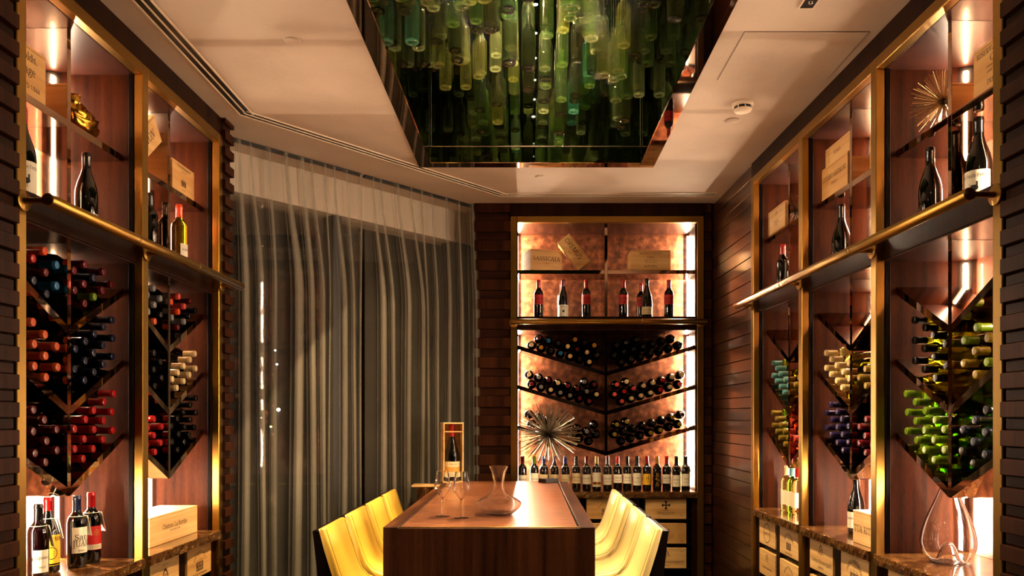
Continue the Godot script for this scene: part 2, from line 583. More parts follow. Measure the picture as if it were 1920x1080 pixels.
func shell() -> void:
	F = Transform3D.IDENTITY
	var fl := setting("floor")
	slab(fl, "carpet", "carpet", Vector3(-3.0, -0.1, -7.0), Vector3(2.6, 0, 1.9), 0)
	var ce := setting("ceiling")
	ceiling_node = ce
	var s := fresh()
	# plaster slab with the opening of the bottle recess left free
	box_into(s, Vector3(-3.0, CEIL, -7.0), Vector3(-0.651, CEIL + 0.1, 1.9))
	box_into(s, Vector3(0.751, CEIL, -7.0), Vector3(2.6, CEIL + 0.1, 1.9))
	box_into(s, Vector3(-0.651, CEIL, -7.0), Vector3(0.751, CEIL + 0.1, -5.008))
	box_into(s, Vector3(-0.651, CEIL, -2.529), Vector3(0.751, CEIL + 0.1, 1.9))
	part(ce, "plaster", done(s), "plaster")
	# left wall: pier clad with boards beside the camera, cabinets, narrow pier by the curtain
	F = left_frame()
	var wl := setting("wall_left")
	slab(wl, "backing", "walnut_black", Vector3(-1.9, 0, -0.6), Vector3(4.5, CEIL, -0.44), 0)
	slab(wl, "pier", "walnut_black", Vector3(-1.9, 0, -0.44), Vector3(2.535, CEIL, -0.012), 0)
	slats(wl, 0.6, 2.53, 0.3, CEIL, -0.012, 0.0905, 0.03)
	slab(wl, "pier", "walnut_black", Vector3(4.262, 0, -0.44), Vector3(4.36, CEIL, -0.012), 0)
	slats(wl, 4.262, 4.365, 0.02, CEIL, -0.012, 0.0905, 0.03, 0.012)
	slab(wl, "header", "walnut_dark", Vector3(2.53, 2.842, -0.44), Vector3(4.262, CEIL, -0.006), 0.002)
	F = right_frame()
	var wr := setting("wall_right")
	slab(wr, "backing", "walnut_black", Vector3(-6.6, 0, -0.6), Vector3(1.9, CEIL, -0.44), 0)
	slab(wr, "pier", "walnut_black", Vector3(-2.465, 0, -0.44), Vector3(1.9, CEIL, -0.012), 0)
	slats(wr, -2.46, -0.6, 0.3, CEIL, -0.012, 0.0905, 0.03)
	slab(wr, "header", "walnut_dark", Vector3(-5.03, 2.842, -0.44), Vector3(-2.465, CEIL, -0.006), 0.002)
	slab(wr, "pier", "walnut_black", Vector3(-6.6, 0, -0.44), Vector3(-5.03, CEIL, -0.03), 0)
	var y := 0.02
	var i := 0
	while y < CEIL - 0.02:  # flush polished boards between the far bay and the corner
		var h := 0.083 + 0.012 * sin(i * 2.3)
		slab(wr, "board", "walnut_level", Vector3(-6.1, y, -0.03), Vector3(-5.032, minf(y + h - 0.003, CEIL - 0.002), -0.008 - 0.003 * (i % 2)), 0.002)
		y += h
		i += 1
	F = Transform3D(Basis.IDENTITY, Vector3(0, 0, -5.95))
	var wb := setting("wall_back")
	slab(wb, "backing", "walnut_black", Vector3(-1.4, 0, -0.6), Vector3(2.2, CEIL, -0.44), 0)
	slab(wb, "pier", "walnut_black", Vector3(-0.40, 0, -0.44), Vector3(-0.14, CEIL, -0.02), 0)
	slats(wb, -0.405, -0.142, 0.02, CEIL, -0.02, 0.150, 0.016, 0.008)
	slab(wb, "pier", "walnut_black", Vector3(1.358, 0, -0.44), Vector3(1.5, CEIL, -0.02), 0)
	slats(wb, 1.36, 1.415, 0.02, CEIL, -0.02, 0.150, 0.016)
	slab(wb, "header", "walnut_dark", Vector3(-0.14, 2.842, -0.44), Vector3(1.358, CEIL, -0.004), 0.002)
	F = Transform3D.IDENTITY
	var wf := setting("wall_front")
	slab(wf, "boards", "walnut_dark", Vector3(-3.0, 0, 1.75), Vector3(2.6, CEIL, 1.9), 0)


func ceiling_things() -> void:
	F = Transform3D.IDENTITY
	# slot diffuser along the left cabinets, the curtain and the back
	var path := [Vector3(-1.505, 0, -1.2), Vector3(-1.53, 0, -4.19), Vector3(-0.185, 0, -5.735), Vector3(1.375, 0, -5.71)]
	var sd := thing("slot_diffuser", "long dark slot air diffuser bending round the ceiling edge", "air vent", Vector3(0, CEIL, 0))
	for k in 3:
		var a: Vector3 = path[k]
		var b: Vector3 = path[k + 1]
		var mid := (a + b) / 2
		var yaw := atan2(-(b - a).z, (b - a).x)
		var l := (b - a).length() + 0.03
		var t := Basis(Vector3.UP, yaw)
		for q in [[-0.036, 0.009, "plastic", "trim"], [0.0, 0.007, "plastic", "trim"], [0.036, 0.009, "plastic", "trim"], [-0.018, 0.027, "black_metal", "slot"], [0.018, 0.027, "black_metal", "slot"]]:
			var hh: float = 0.006 if q[3] == "trim" else 0.002
			part(sd, q[3], box(Vector3(l, hh, q[1]), 0.001), q[2], mid + t * Vector3(0, -hh, q[0]), t)
	# flush access panel: four thin joints and the plate between them
	var ap := thing("access_panel", "flush square access panel in the right side of the ceiling", "ceiling panel", Vector3(1.19, CEIL, -3.535))
	part(ap, "plate", box(Vector3(0.53, 0.003, 0.47), 0.001), "plaster", Vector3(0, -0.003, 0))
	for q in [[0.536, 0.0025, 0, 0.2365], [0.536, 0.0025, 0, -0.2365], [0.0025, 0.474, 0.2665, 0], [0.0025, 0.474, -0.2665, 0]]:
		part(ap, "joint", box(Vector3(q[0], 0.001, q[1]), 0), "joint", Vector3(q[2], -0.001, q[3]))
	for q in [[-1.03, -3.378, 0.033, "small round flush disc in the ceiling above the left cabinets"], [0.08, -5.296, 0.029, "small round flush disc in the ceiling before the back cabinet"], [1.133, -4.29, 0.039, "thin round cover disc beside the smoke detector"]]:
		var o := thing("ceiling_disc", q[3], "sprinkler cover", Vector3(q[0], CEIL, q[1]))
		part(o, "cover", lathe([Vector2(0, -0.006), Vector2(q[2] * 0.93, -0.006), Vector2(q[2], -0.004), Vector2(q[2], -0.001), Vector2(q[2] * 0.9, 0)], 24), "plaster")
		part(o, "rim", lathe([Vector2(q[2] * 1.06, -0.0022), Vector2(q[2] * 1.12, -0.001), Vector2(q[2] * 1.10, 0)], 24), "plastic")
	var sm := thing("smoke_detector", "round white smoke detector on the right side of the ceiling", "smoke detector", Vector3(1.128, CEIL, -4.06))
	part(sm, "base", lathe([Vector2(0.0, -0.018), Vector2(0.052, -0.018), Vector2(0.055, -0.012), Vector2(0.055, 0)], 28), "plastic")
	part(sm, "vent_ring", lathe([Vector2(0.0, -0.032), Vector2(0.046, -0.032), Vector2(0.046, -0.018), Vector2(0, -0.018)], 28), "black_metal")
	for k in 8:
		part(sm, "rib", box(Vector3(0.006, 0.015, 0.006), 0.001), "plastic", Vector3(cos(k * TAU / 8) * 0.046, -0.032, sin(k * TAU / 8) * 0.046), Basis(Vector3.UP, -k * TAU / 8))
	part(sm, "cap", lathe([Vector2(0, -0.046), Vector2(0.030, -0.045), Vector2(0.043, -0.040), Vector2(0.047, -0.033), Vector2(0.046, -0.031), Vector2(0, -0.031)], 28), "plastic")
	for q in [[-0.75, "left"], [0.75, "right"]]:  # unseen lamps above the camera, placed to light the table front and near slats
		var dl := thing("unseen_ceiling_lamp", "unseen ceiling downlight out of view above the camera on the %s" % q[1], "downlight", Vector3(q[0], CEIL, -0.9))
		part(dl, "trim", lathe([Vector2(0.045, -0.004), Vector2(0.058, -0.006), Vector2(0.062, -0.003), Vector2(0.062, 0)], 24), "plastic")
		part(dl, "lens", lathe([Vector2(0, -0.004), Vector2(0.045, -0.003), Vector2(0.045, -0.001), Vector2(0, -0.001)], 24), "spot_lens")
		var l := SpotLight3D.new()
		l.name = "unseen_lamp_beam"
		l.light_color = Color(1.0, 0.84, 0.66)
		l.light_energy = UNSEEN_LAMP_POWER
		l.light_size = 0.045
		l.spot_angle = 70
		l.spot_angle_attenuation = 1.0
		l.spot_range = 9.0
		l.spot_attenuation = 2.0
		l.shadow_enabled = true
		l.position = Vector3(0, -0.012, 0)
		l.rotation_degrees = Vector3(-90, 0, 0)
		dl.add_child(l)
	var dv := thing("sensor_plate", "small square metal sensor plate set in the ceiling at the right", "sensor", Vector3(1.115, CEIL, -3.06))
	part(dv, "plate", box(Vector3(0.055, 0.005, 0.085), 0.002), "black_metal", Vector3(0, -0.005, 0))
	for q in [[0.034, 0.006, 0, 0.0425], [0.034, 0.006, 0, -0.0425]]:
		part(dv, "edge", box(Vector3(0.06, 0.007, 0.006), 0.001), "plastic", Vector3(q[2], -0.007, q[3]))
	for sx in [-0.029, 0.029]:
		part(dv, "edge", box(Vector3(0.005, 0.007, 0.088), 0.001), "plastic", Vector3(sx, -0.007, 0))
	part(dv, "lens", lathe([Vector2(0, -0.013), Vector2(0.006, -0.012), Vector2(0.009, -0.006), Vector2(0.009, 0)], 14), "steel", Vector3(0, -0.003, 0.01))


func bottle_profile(kind: String) -> Array:
	match kind:
		"burgundy":
			return [Vector2(0, 0.012), Vector2(0.028, 0.004), Vector2(0.036, 0), Vector2(0.0395, 0.003), Vector2(0.041, 0.010), Vector2(0.041, 0.135), Vector2(0.0395, 0.150), Vector2(0.034, 0.175), Vector2(0.0255, 0.200), Vector2(0.019, 0.220), Vector2(0.0155, 0.238), Vector2(0.0143, 0.255), Vector2(0.0140, 0.280), Vector2(0.0155, 0.281), Vector2(0.0155, 0.288), Vector2(0.0140, 0.290), Vector2(0.0140, 0.296), Vector2(0, 0.296)]
		"magnum":
			return [Vector2(0, 0.012), Vector2(0.040, 0.004), Vector2(0.048, 0), Vector2(0.052, 0.004), Vector2(0.053, 0.012), Vector2(0.053, 0.150), Vector2(0.050, 0.175), Vector2(0.040, 0.210), Vector2(0.028, 0.245), Vector2(0.020, 0.275), Vector2(0.0172, 0.300), Vector2(0.0168, 0.345), Vector2(0.0185, 0.346), Vector2(0.0185, 0.354), Vector2(0.0168, 0.356), Vector2(0.0168, 0.362), Vector2(0, 0.362)]
		_:
			return [Vector2(0, 0.014), Vector2(0.024, 0.005), Vector2(0.032, 0), Vector2(0.0358, 0.003), Vector2(0.0372, 0.010), Vector2(0.0375, 0.185), Vector2(0.0368, 0.195), Vector2(0.033, 0.208), Vector2(0.025, 0.219), Vector2(0.0175, 0.229), Vector2(0.0148, 0.240), Vector2(0.0142, 0.284), Vector2(0.0157, 0.285), Vector2(0.0157, 0.292), Vector2(0.0142, 0.294), Vector2(0.0142, 0.300), Vector2(0, 0.300)]


func bottle_mesh(kind: String) -> ArrayMesh:
	if not meshes.has(kind):
		meshes[kind] = lathe(bottle_profile(kind), 22)
	return meshes[kind]


func capsule_mesh(kind: String) -> ArrayMesh:
	var key := "capsule " + kind
	if not meshes.has(key):
		var top := {"burgundy": 0.296, "magnum": 0.362}.get(kind, 0.300) as float
		var r: float = 0.0176 if kind == "magnum" else 0.0148
		var low := top - (0.085 if kind == "magnum" else 0.062)
		if kind == "burgundy":
			low = top - 0.052
		meshes[key] = lathe([Vector2(r + 0.0012, low), Vector2(r + 0.0013, low + 0.001), Vector2(r + 0.0009, top - 0.018), Vector2(r + 0.0020, top - 0.016), Vector2(r + 0.0020, top - 0.008), Vector2(r + 0.0009, top - 0.006), Vector2(r + 0.0009, top), Vector2(r, top + 0.0016), Vector2(r - 0.003, top + 0.002), Vector2(0, top + 0.0014)], 20)
	return meshes[key]


func bottle_ceiling() -> void:
	F = Transform3D.IDENTITY
	var x0 := -0.63
	var x1 := 0.73
	var zb := -4.985
	var zf := -2.55
	var top := CEIL + 1.15
	var r := ceiling_node  # the mirror lined recess belongs to the ceiling
	part(r, "mirror_panel", box(Vector3(x1 - x0, top - CEIL - 0.1, 0.02), 0.001), "dark_mirror", Vector3((x0 + x1) / 2, CEIL + 0.1, zb - 0.01))
	part(r, "mirror_panel", box(Vector3(x1 - x0, 0.096, 0.02), 0.001), "dark_mirror", Vector3((x0 + x1) / 2, CEIL + 0.001, zb - 0.012))
	part(r, "mirror_panel", box(Vector3(x1 - x0, top - CEIL, 0.02), 0.001), "dark_mirror", Vector3((x0 + x1) / 2, CEIL, zf + 0.01))
	for sx in [x0 - 0.01, x1 + 0.01]:
		part(r, "mirror_panel", box(Vector3(0.02, top - CEIL, zf - zb), 0.001), "dark_mirror", Vector3(sx, CEIL, (zf + zb) / 2))
	part(r, "joint_strip", box(Vector3(x1 - x0 - 0.01, 0.005, 0.006), 0.001), "steel", Vector3((x0 + x1) / 2, CEIL + 0.095, zb + 0.002))
	for sx in [x0 + 0.006, x1 - 0.006]:
		part(r, "corner_strip", box(Vector3(0.004, 0.9, 0.004), 0.001), "steel", Vector3(sx, CEIL + 0.1, zb + 0.004))
	part(r, "recess_lid", box(Vector3(x1 - x0 + 0.04, 0.03, zf - zb + 0.04), 0.001), "black_metal", Vector3((x0 + x1) / 2, top, (zf + zb) / 2))
	# flat mirror border lying on the ceiling
	var fr := thing("mirror_border", "flat bronze mirror border round the ceiling opening", "mirror", Vector3(0, CEIL, 0))
	slab(fr, "border_strip", "bronze_mirror", Vector3(-0.715, -0.008, -5.08), Vector3(x0, -0.0005, -2.3), 0.0015)
	slab(fr, "border_strip", "bronze_mirror", Vector3(x1, -0.008, -5.08), Vector3(0.825, -0.0005, -2.3), 0.0015)
	slab(fr, "border_strip", "bronze_mirror", Vector3(x0, -0.008, -5.08), Vector3(x1, -0.0005, zb), 0.0015)
	slab(fr, "border_strip", "bronze_mirror", Vector3(x0, -0.008, zf), Vector3(x1, -0.0005, -2.3), 0.0015)
	# the bottles: base down, each on a wire from the lid
	var prof := [Vector2(0, 0.026), Vector2(0.008, 0.024), Vector2(0.020, 0.008), Vector2(0.027, 0.0), Vector2(0.0325, 0.002), Vector2(0.0345, 0.009), Vector2(0.035, 0.02), Vector2(0.035, 0.185), Vector2(0.033, 0.200), Vector2(0.026, 0.212), Vector2(0.0165, 0.226), Vector2(0.0135, 0.245), Vector2(0.0135, 0.285), Vector2(0.0150, 0.286), Vector2(0.0150, 0.294), Vector2(0.0125, 0.295), Vector2(0.0120, 0.290)]
	var bm := lathe(prof, 18)
	var inner := []
	for p in prof.slice(0, 13):
		inner.append(Vector2(maxf(0.0, p.x - 0.0032), p.y + (0.004 if p.y < 0.03 else 0.0)))
	inner.reverse()
	var rs := fresh(true)  # the heavy heel of the bottle: skins of thick glass, one inside the other
	for q in 3:
		var e := 0.0011 * q
		lathe_into(rs, [Vector2(0.020, 0.0085), Vector2(0.0268 - e * 0.3, 0.0006 + e), Vector2(0.0322 - e, 0.0024 + e), Vector2(0.0340 - e, 0.009), Vector2(0.0325 - e, 0.013 - e), Vector2(0.026, 0.010 - e * 0.3), Vector2(0.020, 0.0085)], 18)
	var base_ring := done(rs)
	var punt := lathe([Vector2(0, 0.0275), Vector2(0.004, 0.0272), Vector2(0.012, 0.0190), Vector2(0.0145, 0.0165), Vector2(0.0125, 0.0205), Vector2(0.006, 0.0290), Vector2(0, 0.0310)], 14)
	var kinds := [
		["hang_green", "mid green"], ["hang_olive", "olive"], ["hang_brown", "brown green"], ["hang_clear", "pale clear"], ["hang_teal", "blue green"], ["hang_dark", "very dark green"]]
	var src := {}
	var g := RandomNumberGenerator.new()
	g.seed = 19
	var nx := 14
	var nz := 21
	for j in nz:
		for i in nx:
			var px := x0 + 0.062 + (x1 - x0 - 0.124) * i / (nx - 1)
			var pz := zb + 0.075 + (zf - zb - 0.15) * j / (nz - 1) + (0.02 if i % 2 else -0.02)
			if absf(px - 0.05) < 0.04 and j % 4 == 1:
				continue
			var y := CEIL + 0.36 + 0.16 * sin(i * 1.3 + j * 0.45) + g.randf_range(-0.16, 0.22)
			var pick := g.randf()
			var k := 0
			for w in [0.26, 0.46, 0.66, 0.76, 0.80]:
				if pick > w:
					k += 1
			var xf := Transform3D(Basis(Vector3.UP, g.randf() * TAU), Vector3(px, y, pz))
			var o: Node3D
			if not src.has(k):
				o = thing("hanging_bottle", "%s glass bottle hanging base down in the ceiling recess" % kinds[k][1], "bottle", Vector3.ZERO, Basis.IDENTITY, "%s bottles hanging in the ceiling recess" % kinds[k][1])
				part(o, "body", bm, kinds[k][0])
				part(o, "base_ring", base_ring, kinds[k][0])
				part(o, "punt", punt, kinds[k][0])
				src[k] = o
				o.transform = xf
			else:
				o = copy(src[k], xf)
			var wire: Node3D = o.get_node_or_null("wire")
			if wire == null:
				var s := fresh(true)
				rod_into(s, Vector3(0, 0.284, 0), Vector3(0, 1.284, 0), 0.0011, 0.0011, 5)
				wire = part(o, "wire", done(s), "steel")
			wire.scale = Vector3(1, 1, 1)
			var len := top - y - 0.284
			wire.transform = Transform3D(Basis.from_scale(Vector3(1, len, 1)), Vector3(0, 0.284 - 0.284 * len, 0))
	# the row of small spotlights between the bottles
	for j in 6:
		var z := -2.9 - j * 0.385
		var o := thing("recess_spotlight", "tiny spotlight in the middle row above the hanging bottles", "spotlight", Vector3(0.05, top, z), Basis.IDENTITY, "spotlights between the hanging bottles")
		part(o, "can", lathe([Vector2(0.0, -0.05), Vector2(0.017, -0.05), Vector2(0.022, -0.055), Vector2(0.024, -0.05), Vector2(0.024, 0), Vector2(0, 0)], 16), "black_metal")
		part(o, "lens", lathe([Vector2(0, -0.056), Vector2(0.016, -0.054), Vector2(0.016, -0.050), Vector2(0, -0.050)], 16), "spot_lens")
		var l := SpotLight3D.new()
		l.name = "spot_beam"
		l.light_color = Color(1.0, 0.86, 0.66)
		l.light_energy = SPOT_POWER
		l.light_size = 0.016
		l.spot_angle = 52
		l.spot_angle_attenuation = 0.8
		l.spot_range = 8.0
		l.spot_attenuation = 2.0
		l.shadow_enabled = true
		l.position = Vector3(0, -0.06, 0)
		l.rotation_degrees = Vector3(-90, 0, 0)
		o.add_child(l)


# ------------------------------------------------------------------ window side
func curtains() -> void:
	var a := Vector3(-1.765, 0, -4.515)
	var b := Vector3(-0.41, 0, -6.03)
	var l := (b - a).length()
	var dir := (b - a) / l
	F = Transform3D(Basis(dir, Vector3.UP, dir.cross(Vector3.UP)), a)  # x along the curtain, z into the room
	var g := RandomNumberGenerator.new()
	for k in 2:
		g.seed = 100 + k
		var s0: float = [-0.02, 0.985][k]
		var s1: float = [0.955, l + 0.05][k]
		var o := thing("sheer_curtain", ["grey sheer curtain panel beside the left cabinet", "grey sheer curtain panel hanging next to the back cabinet"][k], "curtain", Vector3.ZERO, Basis.IDENTITY, "sheer curtain panels over the window")
		var folds := 10
		var per := 64
		var n := folds * per
		var rows := 24
		var up := [0.0]
		var low := [0.0]
		var amp := []
		for i in folds:
			up.append(up[i] + g.randf_range(0.6, 1.4))
			low.append(low[i] + g.randf_range(0.35, 1.9))
			amp.append(g.randf_range(0.6, 1.3))
		var grid := []
		for r in rows + 1:
			var t := float(r) / rows
			var y := 0.012 + (CEIL - 0.02) * t
			var line := []
			var gather := smoothstep(1.0, 0.70, t)
			for i in n + 1:
				var c := mini(i / per, folds - 1)
				var f := float(i - c * per) / per
				var e0: float = lerpf(up[c] / up[folds], low[c] / low[folds], gather)
				var e1: float = lerpf(up[c + 1] / up[folds], low[c + 1] / low[folds], gather)
				var wd := (e1 - e0) * (s1 - s0)
				var am: float = amp[c] * lerpf(0.6, 1.0, gather)
				var gap := 0.70 + 0.10 * sin(c * 2.1 + t * 1.3)
				var bx := 0.0
				var bz := 0.0
				if f < 0.14:  # the cloth spans the gap in one layer
					bx = gap * f / 0.14
					bz = -0.22 * sin(PI * f / 0.14)
				else:  # and gathers in pleats lying over each other
					var q := (f - 0.14) / 0.86
					bx = gap + (1.0 - gap) * q - 0.13 * am * sin(TAU * 5.0 * q)
					bz = 0.40 * sin(PI * q) + 0.03 * sin(TAU * 10.0 * q)
				var sway := 0.010 * sin(t * 4.0 + c * 1.7) * gather * sin(PI * f)
				line.append(Vector3(clampf(s0 + (s1 - s0) * e0 + wd * bx + sway, s0, s1), y, minf(wd, 0.14) * am * bz))
			grid.append(line)
		var s := fresh(true)
		for r in rows:
			for i in n:
				fan(s, [grid[r][i], grid[r][i + 1], grid[r + 1][i + 1], grid[r + 1][i]])
		part(o, "fabric", done(s), "sheer")
		part(o, "track", box(Vector3(s1 - s0, 0.018, 0.03), 0.002), "mullion", Vector3((s0 + s1) / 2, CEIL - 0.019, -0.01))
	# window wall behind the cloth
	var w := setting("wall_window")
	slab(w, "head", "window_head", Vector3(-0.75, 2.69, -0.42), Vector3(l + 0.5, CEIL, -0.22), 0.002)
	slab(w, "pier", "walnut_black", Vector3(-0.95, 0, -0.42), Vector3(-0.25, 2.69, -0.22), 0)
	slab(w, "pier", "walnut_black", Vector3(l + 0.02, 0, -0.42), Vector3(l + 0.6, 2.69, -0.22), 0)
	slab(w, "sill", "mullion", Vector3(-0.25, 0, -0.42), Vector3(l + 0.02, 0.12, -0.22), 0.002)
	var wn := setting("window_1")
	for x in [-0.22, 0.93, l]:
		slab(wn, "mullion", "mullion", Vector3(x - 0.035, 0.12, -0.36), Vector3(x + 0.035, 2.69, -0.24), 0.003)
	for q in [[-0.18, 0.89], [0.97, l - 0.04]]:
		slab(wn, "pane", "window_glass", Vector3(q[0], 0.12, -0.312), Vector3(q[1], 2.69, -0.300), 0)
	# dark recess between the cloth and the back wall
	F = Transform3D.IDENTITY


func outside() -> void:
	F = Transform3D.IDENTITY
	for q in [[522, 768, 60.0, "lamp_white", 0.30, "bright white street lamp outside seen through the left curtain"], [519, 683, 75.0, "lamp_white", 0.22, "lower of two small white lamps outside behind the left curtain"], [516, 657, 95.0, "lamp_white", 0.22, "upper of two small white lamps outside behind the left curtain"], [801, 780, 60.0, "lamp_white", 0.22, "left white lamp outside behind the right curtain"], [838, 780, 60.0, "lamp_white", 0.22, "white lamp outside just above the boxed bottle"], [792, 764, 60.0, "lamp_blue", 0.20, "left blue lamp outside behind the right curtain"], [842, 765, 75.0, "lamp_blue", 0.24, "blue lamp outside above the boxed bottle"], [508, 800, 50.0, "lamp_warm", 0.14, "small yellow lamp outside low behind the left curtain"]]:
		var z: float = q[2]
		var at := Vector3((q[0] - 990.0) * z / FOCAL, EYE + (780.0 - q[1]) * z / FOCAL, -z)
		var o := thing("street_lamp", q[5], "street lamp", Vector3(at.x, -12, at.z))
		var s := fresh(true)
		rod_into(s, Vector3.ZERO, Vector3(0, at.y + 12 - q[4] * 0.4, 0), 0.09, 0.05, 8)
		part(o, "pole", done(s), "black_metal")
		part(o, "lamp_head", lathe([Vector2(0, -q[4] * 0.5), Vector2(q[4] * 0.42, -q[4] * 0.25), Vector2(q[4] * 0.5, 0), Vector2(q[4] * 0.36, q[4] * 0.3), Vector2(0, q[4] * 0.42)], 12), q[3], Vector3(0, at.y + 12, 0))
		var l := OmniLight3D.new()
		l.name = "lamp_glow"
		l.light_energy = 2.0
		l.light_size = q[4] * 0.5
		l.omni_range = 40.0
		l.omni_attenuation = 2.0
		l.shadow_enabled = true
		l.position = Vector3(0, at.y + 12, 0)
		o.add_child(l)


# ------------------------------------------------------------------ cabinets
func led_strip(c: Node3D, side: float, inner: float, y0: float, y1: float) -> void:
	var z := -(DEPTH - 0.045)
	slab(c, "led_strip", "led", Vector3(side * (inner - 0.005) - 0.005, y0, z - 0.008), Vector3(side * (inner - 0.005) + 0.005, y1, z + 0.008), 0.001)
	var l := AreaLight3D.new()
	l.name = "led_glow"
	l.light_color = LED_COLOR
	l.light_energy = LED_POWER * (y1 - y0)
	l.area_size = Vector2(0.010, y1 - y0)
	l.area_range = 9.0
	l.area_attenuation = 2.0
	l.shadow_enabled = true
	var out := Vector3(-side, 0, 0.5).normalized()
	l.transform = Transform3D(Basis.looking_at(out, Vector3.UP), Vector3(side * (inner - 0.0125), (y0 + y1) / 2, z + 0.002))
	c.add_child(l, true)


func arm_mesh(x0: float, y0: float, x1: float, y1: float, t: float, z0: float, z1: float) -> ArrayMesh:
	var s := fresh()
	prism_into(s, PackedVector2Array([Vector2(x0, y0 - t), Vector2(x1, y1 - t), Vector2(x1, y1), Vector2(x0, y0)]), z0, z1)
	return done(s)


func stone_mesh(w: float, y0: float, y1: float, z0: float, z1: float, sd: int) -> ArrayMesh:
	var g := RandomNumberGenerator.new()
	g.seed = sd
	var s := fresh()
	var n := 44
	var cols := []
	for i in n + 1:
		var x := -w / 2 + w * i / n
		var j := g.randf_range(-0.003, 0.0025)
		cols.append([Vector3(x, y0, z0), Vector3(x, y0, z1 - 0.004 + j), Vector3(x, (y0 + y1) / 2 + g.randf_range(-0.006, 0.006), z1 + g.randf_range(-0.004, 0.002)), Vector3(x, y1 - 0.003, z1 - 0.001 + j * 0.5), Vector3(x, y1, z1 - 0.005), Vector3(x, y1, z0)])
	for i in n:
		for k in 6:
			var m := (k + 1) % 6
			fan(s, [cols[i][k], cols[i + 1][k], cols[i + 1][m], cols[i][m]])
	fan(s, [cols[0][0], cols[0][1], cols[0][2], cols[0][3], cols[0][4], cols[0][5]])
	var e: Array = cols[n].duplicate()
	e.reverse()
	fan(s, e)
	return done(s)


func bay(at: Transform3D, w: float, label: String, last_post: float, columns: int, dy: float, sd: int) -> Node3D:
	F = at
	var c := thing("wine_cabinet", label, "cabinet")
	var inner := w / 2 - 0.02
	var yc := Y_COUNTER + dy
	for sx in ([-1.0, 1.0] if last_post == 0 else [last_post]):
		slab(c, "post", "brass", Vector3(sx * w / 2 - 0.025, 0, -0.04), Vector3(sx * w / 2 + 0.025, 2.84, 0), 0.003)
		slab(c, "shadow_gap", "walnut_black", Vector3(sx * w / 2 - 0.032, 0, -0.06), Vector3(sx * w / 2 + 0.032, 2.80, -0.04), 0.001)  # dark strip standing in for the shadow gap beside the post
	slab(c, "top_bar", "brass", Vector3(-w / 2 + 0.026, 2.79, -0.04), Vector3(w / 2 - 0.026, 2.84, 0), 0.003)
	for sx in [-1.0, 1.0]:
		slab(c, "side_panel", "walnut", Vector3(sx * (w / 2 - 0.01) - 0.0095, 0.06, -DEPTH), Vector3(sx * (w / 2 - 0.01) + 0.0095, 2.84, -0.061), 0.001)
	# backs: leather tiles with fine joints
	var rows := [[Y_BEAM1, Y_SHELF - 0.03], [Y_SHELF - 0.03, Y_TOP], [yc, 1.09], [1.09, 1.53], [1.53, Y_BEAM0]]
	for r in rows:
		for sx in ([-1.0, 1.0] if w < 1.0 else [0.0]):
			if sx == 0.0:
				slab(c, "back_panel", "copper_leather", Vector3(-inner, r[0], -DEPTH), Vector3(inner, r[1], -DEPTH + 0.012), 0.0006)
			else:
				slab(c, "back_panel", "copper_leather", Vector3(minf(sx * inner, 0), r[0], -DEPTH), Vector3(maxf(sx * inner, 0), r[1], -DEPTH + 0.012), 0.0012)
	slab(c, "soffit", "soffit", Vector3(-inner, Y_TOP, -DEPTH), Vector3(inner, Y_TOP + 0.02, -0.041), 0.001)
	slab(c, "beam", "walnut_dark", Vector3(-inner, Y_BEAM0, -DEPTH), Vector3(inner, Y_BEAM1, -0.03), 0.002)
	slab(c, "beam_soffit", "soffit", Vector3(-inner, Y_BEAM0 - 0.006, -DEPTH + 0.012), Vector3(inner, Y_BEAM0, -0.035), 0.001)
	# mirror divider and shelves
	slab(c, "divider", "bronze_mirror", Vector3(-0.012, V_MID[2] - 0.035, -DEPTH + 0.012), Vector3(0.012, Y_BEAM0 - 0.006, -0.09), 0.001)
	slab(c, "divider", "bronze_mirror", Vector3(-0.012, Y_BEAM1, -DEPTH + 0.012), Vector3(0.012, Y_TOP, -0.09), 0.001)
	for sx in [-1.0, 1.0]:
		slab(c, "shelf", "bronze_mirror", Vector3(minf(sx * inner, sx * 0.0125), Y_SHELF - 0.03, -DEPTH + 0.055), Vector3(maxf(sx * inner, sx * 0.0125), Y_SHELF, -0.09), 0.001)
		for k in 3:
			part(c, "rack_shelf", arm_mesh(sx * 0.0125, V_MID[k], sx * inner, V_END[k], 0.032, -DEPTH + 0.055, -0.09), "bronze_mirror")
		led_strip(c, sx, inner, Y_BEAM1 + 0.01, Y_TOP - 0.02)
		led_strip(c, sx, inner, yc + 0.01, Y_BEAM0 - 0.02)
	# stone top and the pigeonholes for crates below it
	part(c, "stone_top", stone_mesh(w - 0.052, yc - 0.045, yc, -DEPTH, 0.012, sd), "marble")
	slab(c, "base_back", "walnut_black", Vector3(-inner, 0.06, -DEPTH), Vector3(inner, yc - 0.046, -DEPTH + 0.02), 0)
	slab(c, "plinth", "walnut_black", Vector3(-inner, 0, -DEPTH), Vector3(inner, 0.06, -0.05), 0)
	var pitch := (w - 0.07) / columns
	for k in columns + 1:
		var x := -(w - 0.07) / 2 + k * pitch
		var th := 0.022 if w > 1.0 else 0.03
		x = clampf(x, -inner + th, inner - th)
		slab(c, "upright", "walnut_dark", Vector3(x - th, 0.06, -DEPTH + 0.02), Vector3(x + th, yc - 0.046, -0.025), 0.001)
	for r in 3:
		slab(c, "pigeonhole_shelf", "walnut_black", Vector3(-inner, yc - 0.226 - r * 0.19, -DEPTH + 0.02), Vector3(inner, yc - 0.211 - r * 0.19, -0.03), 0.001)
	return c


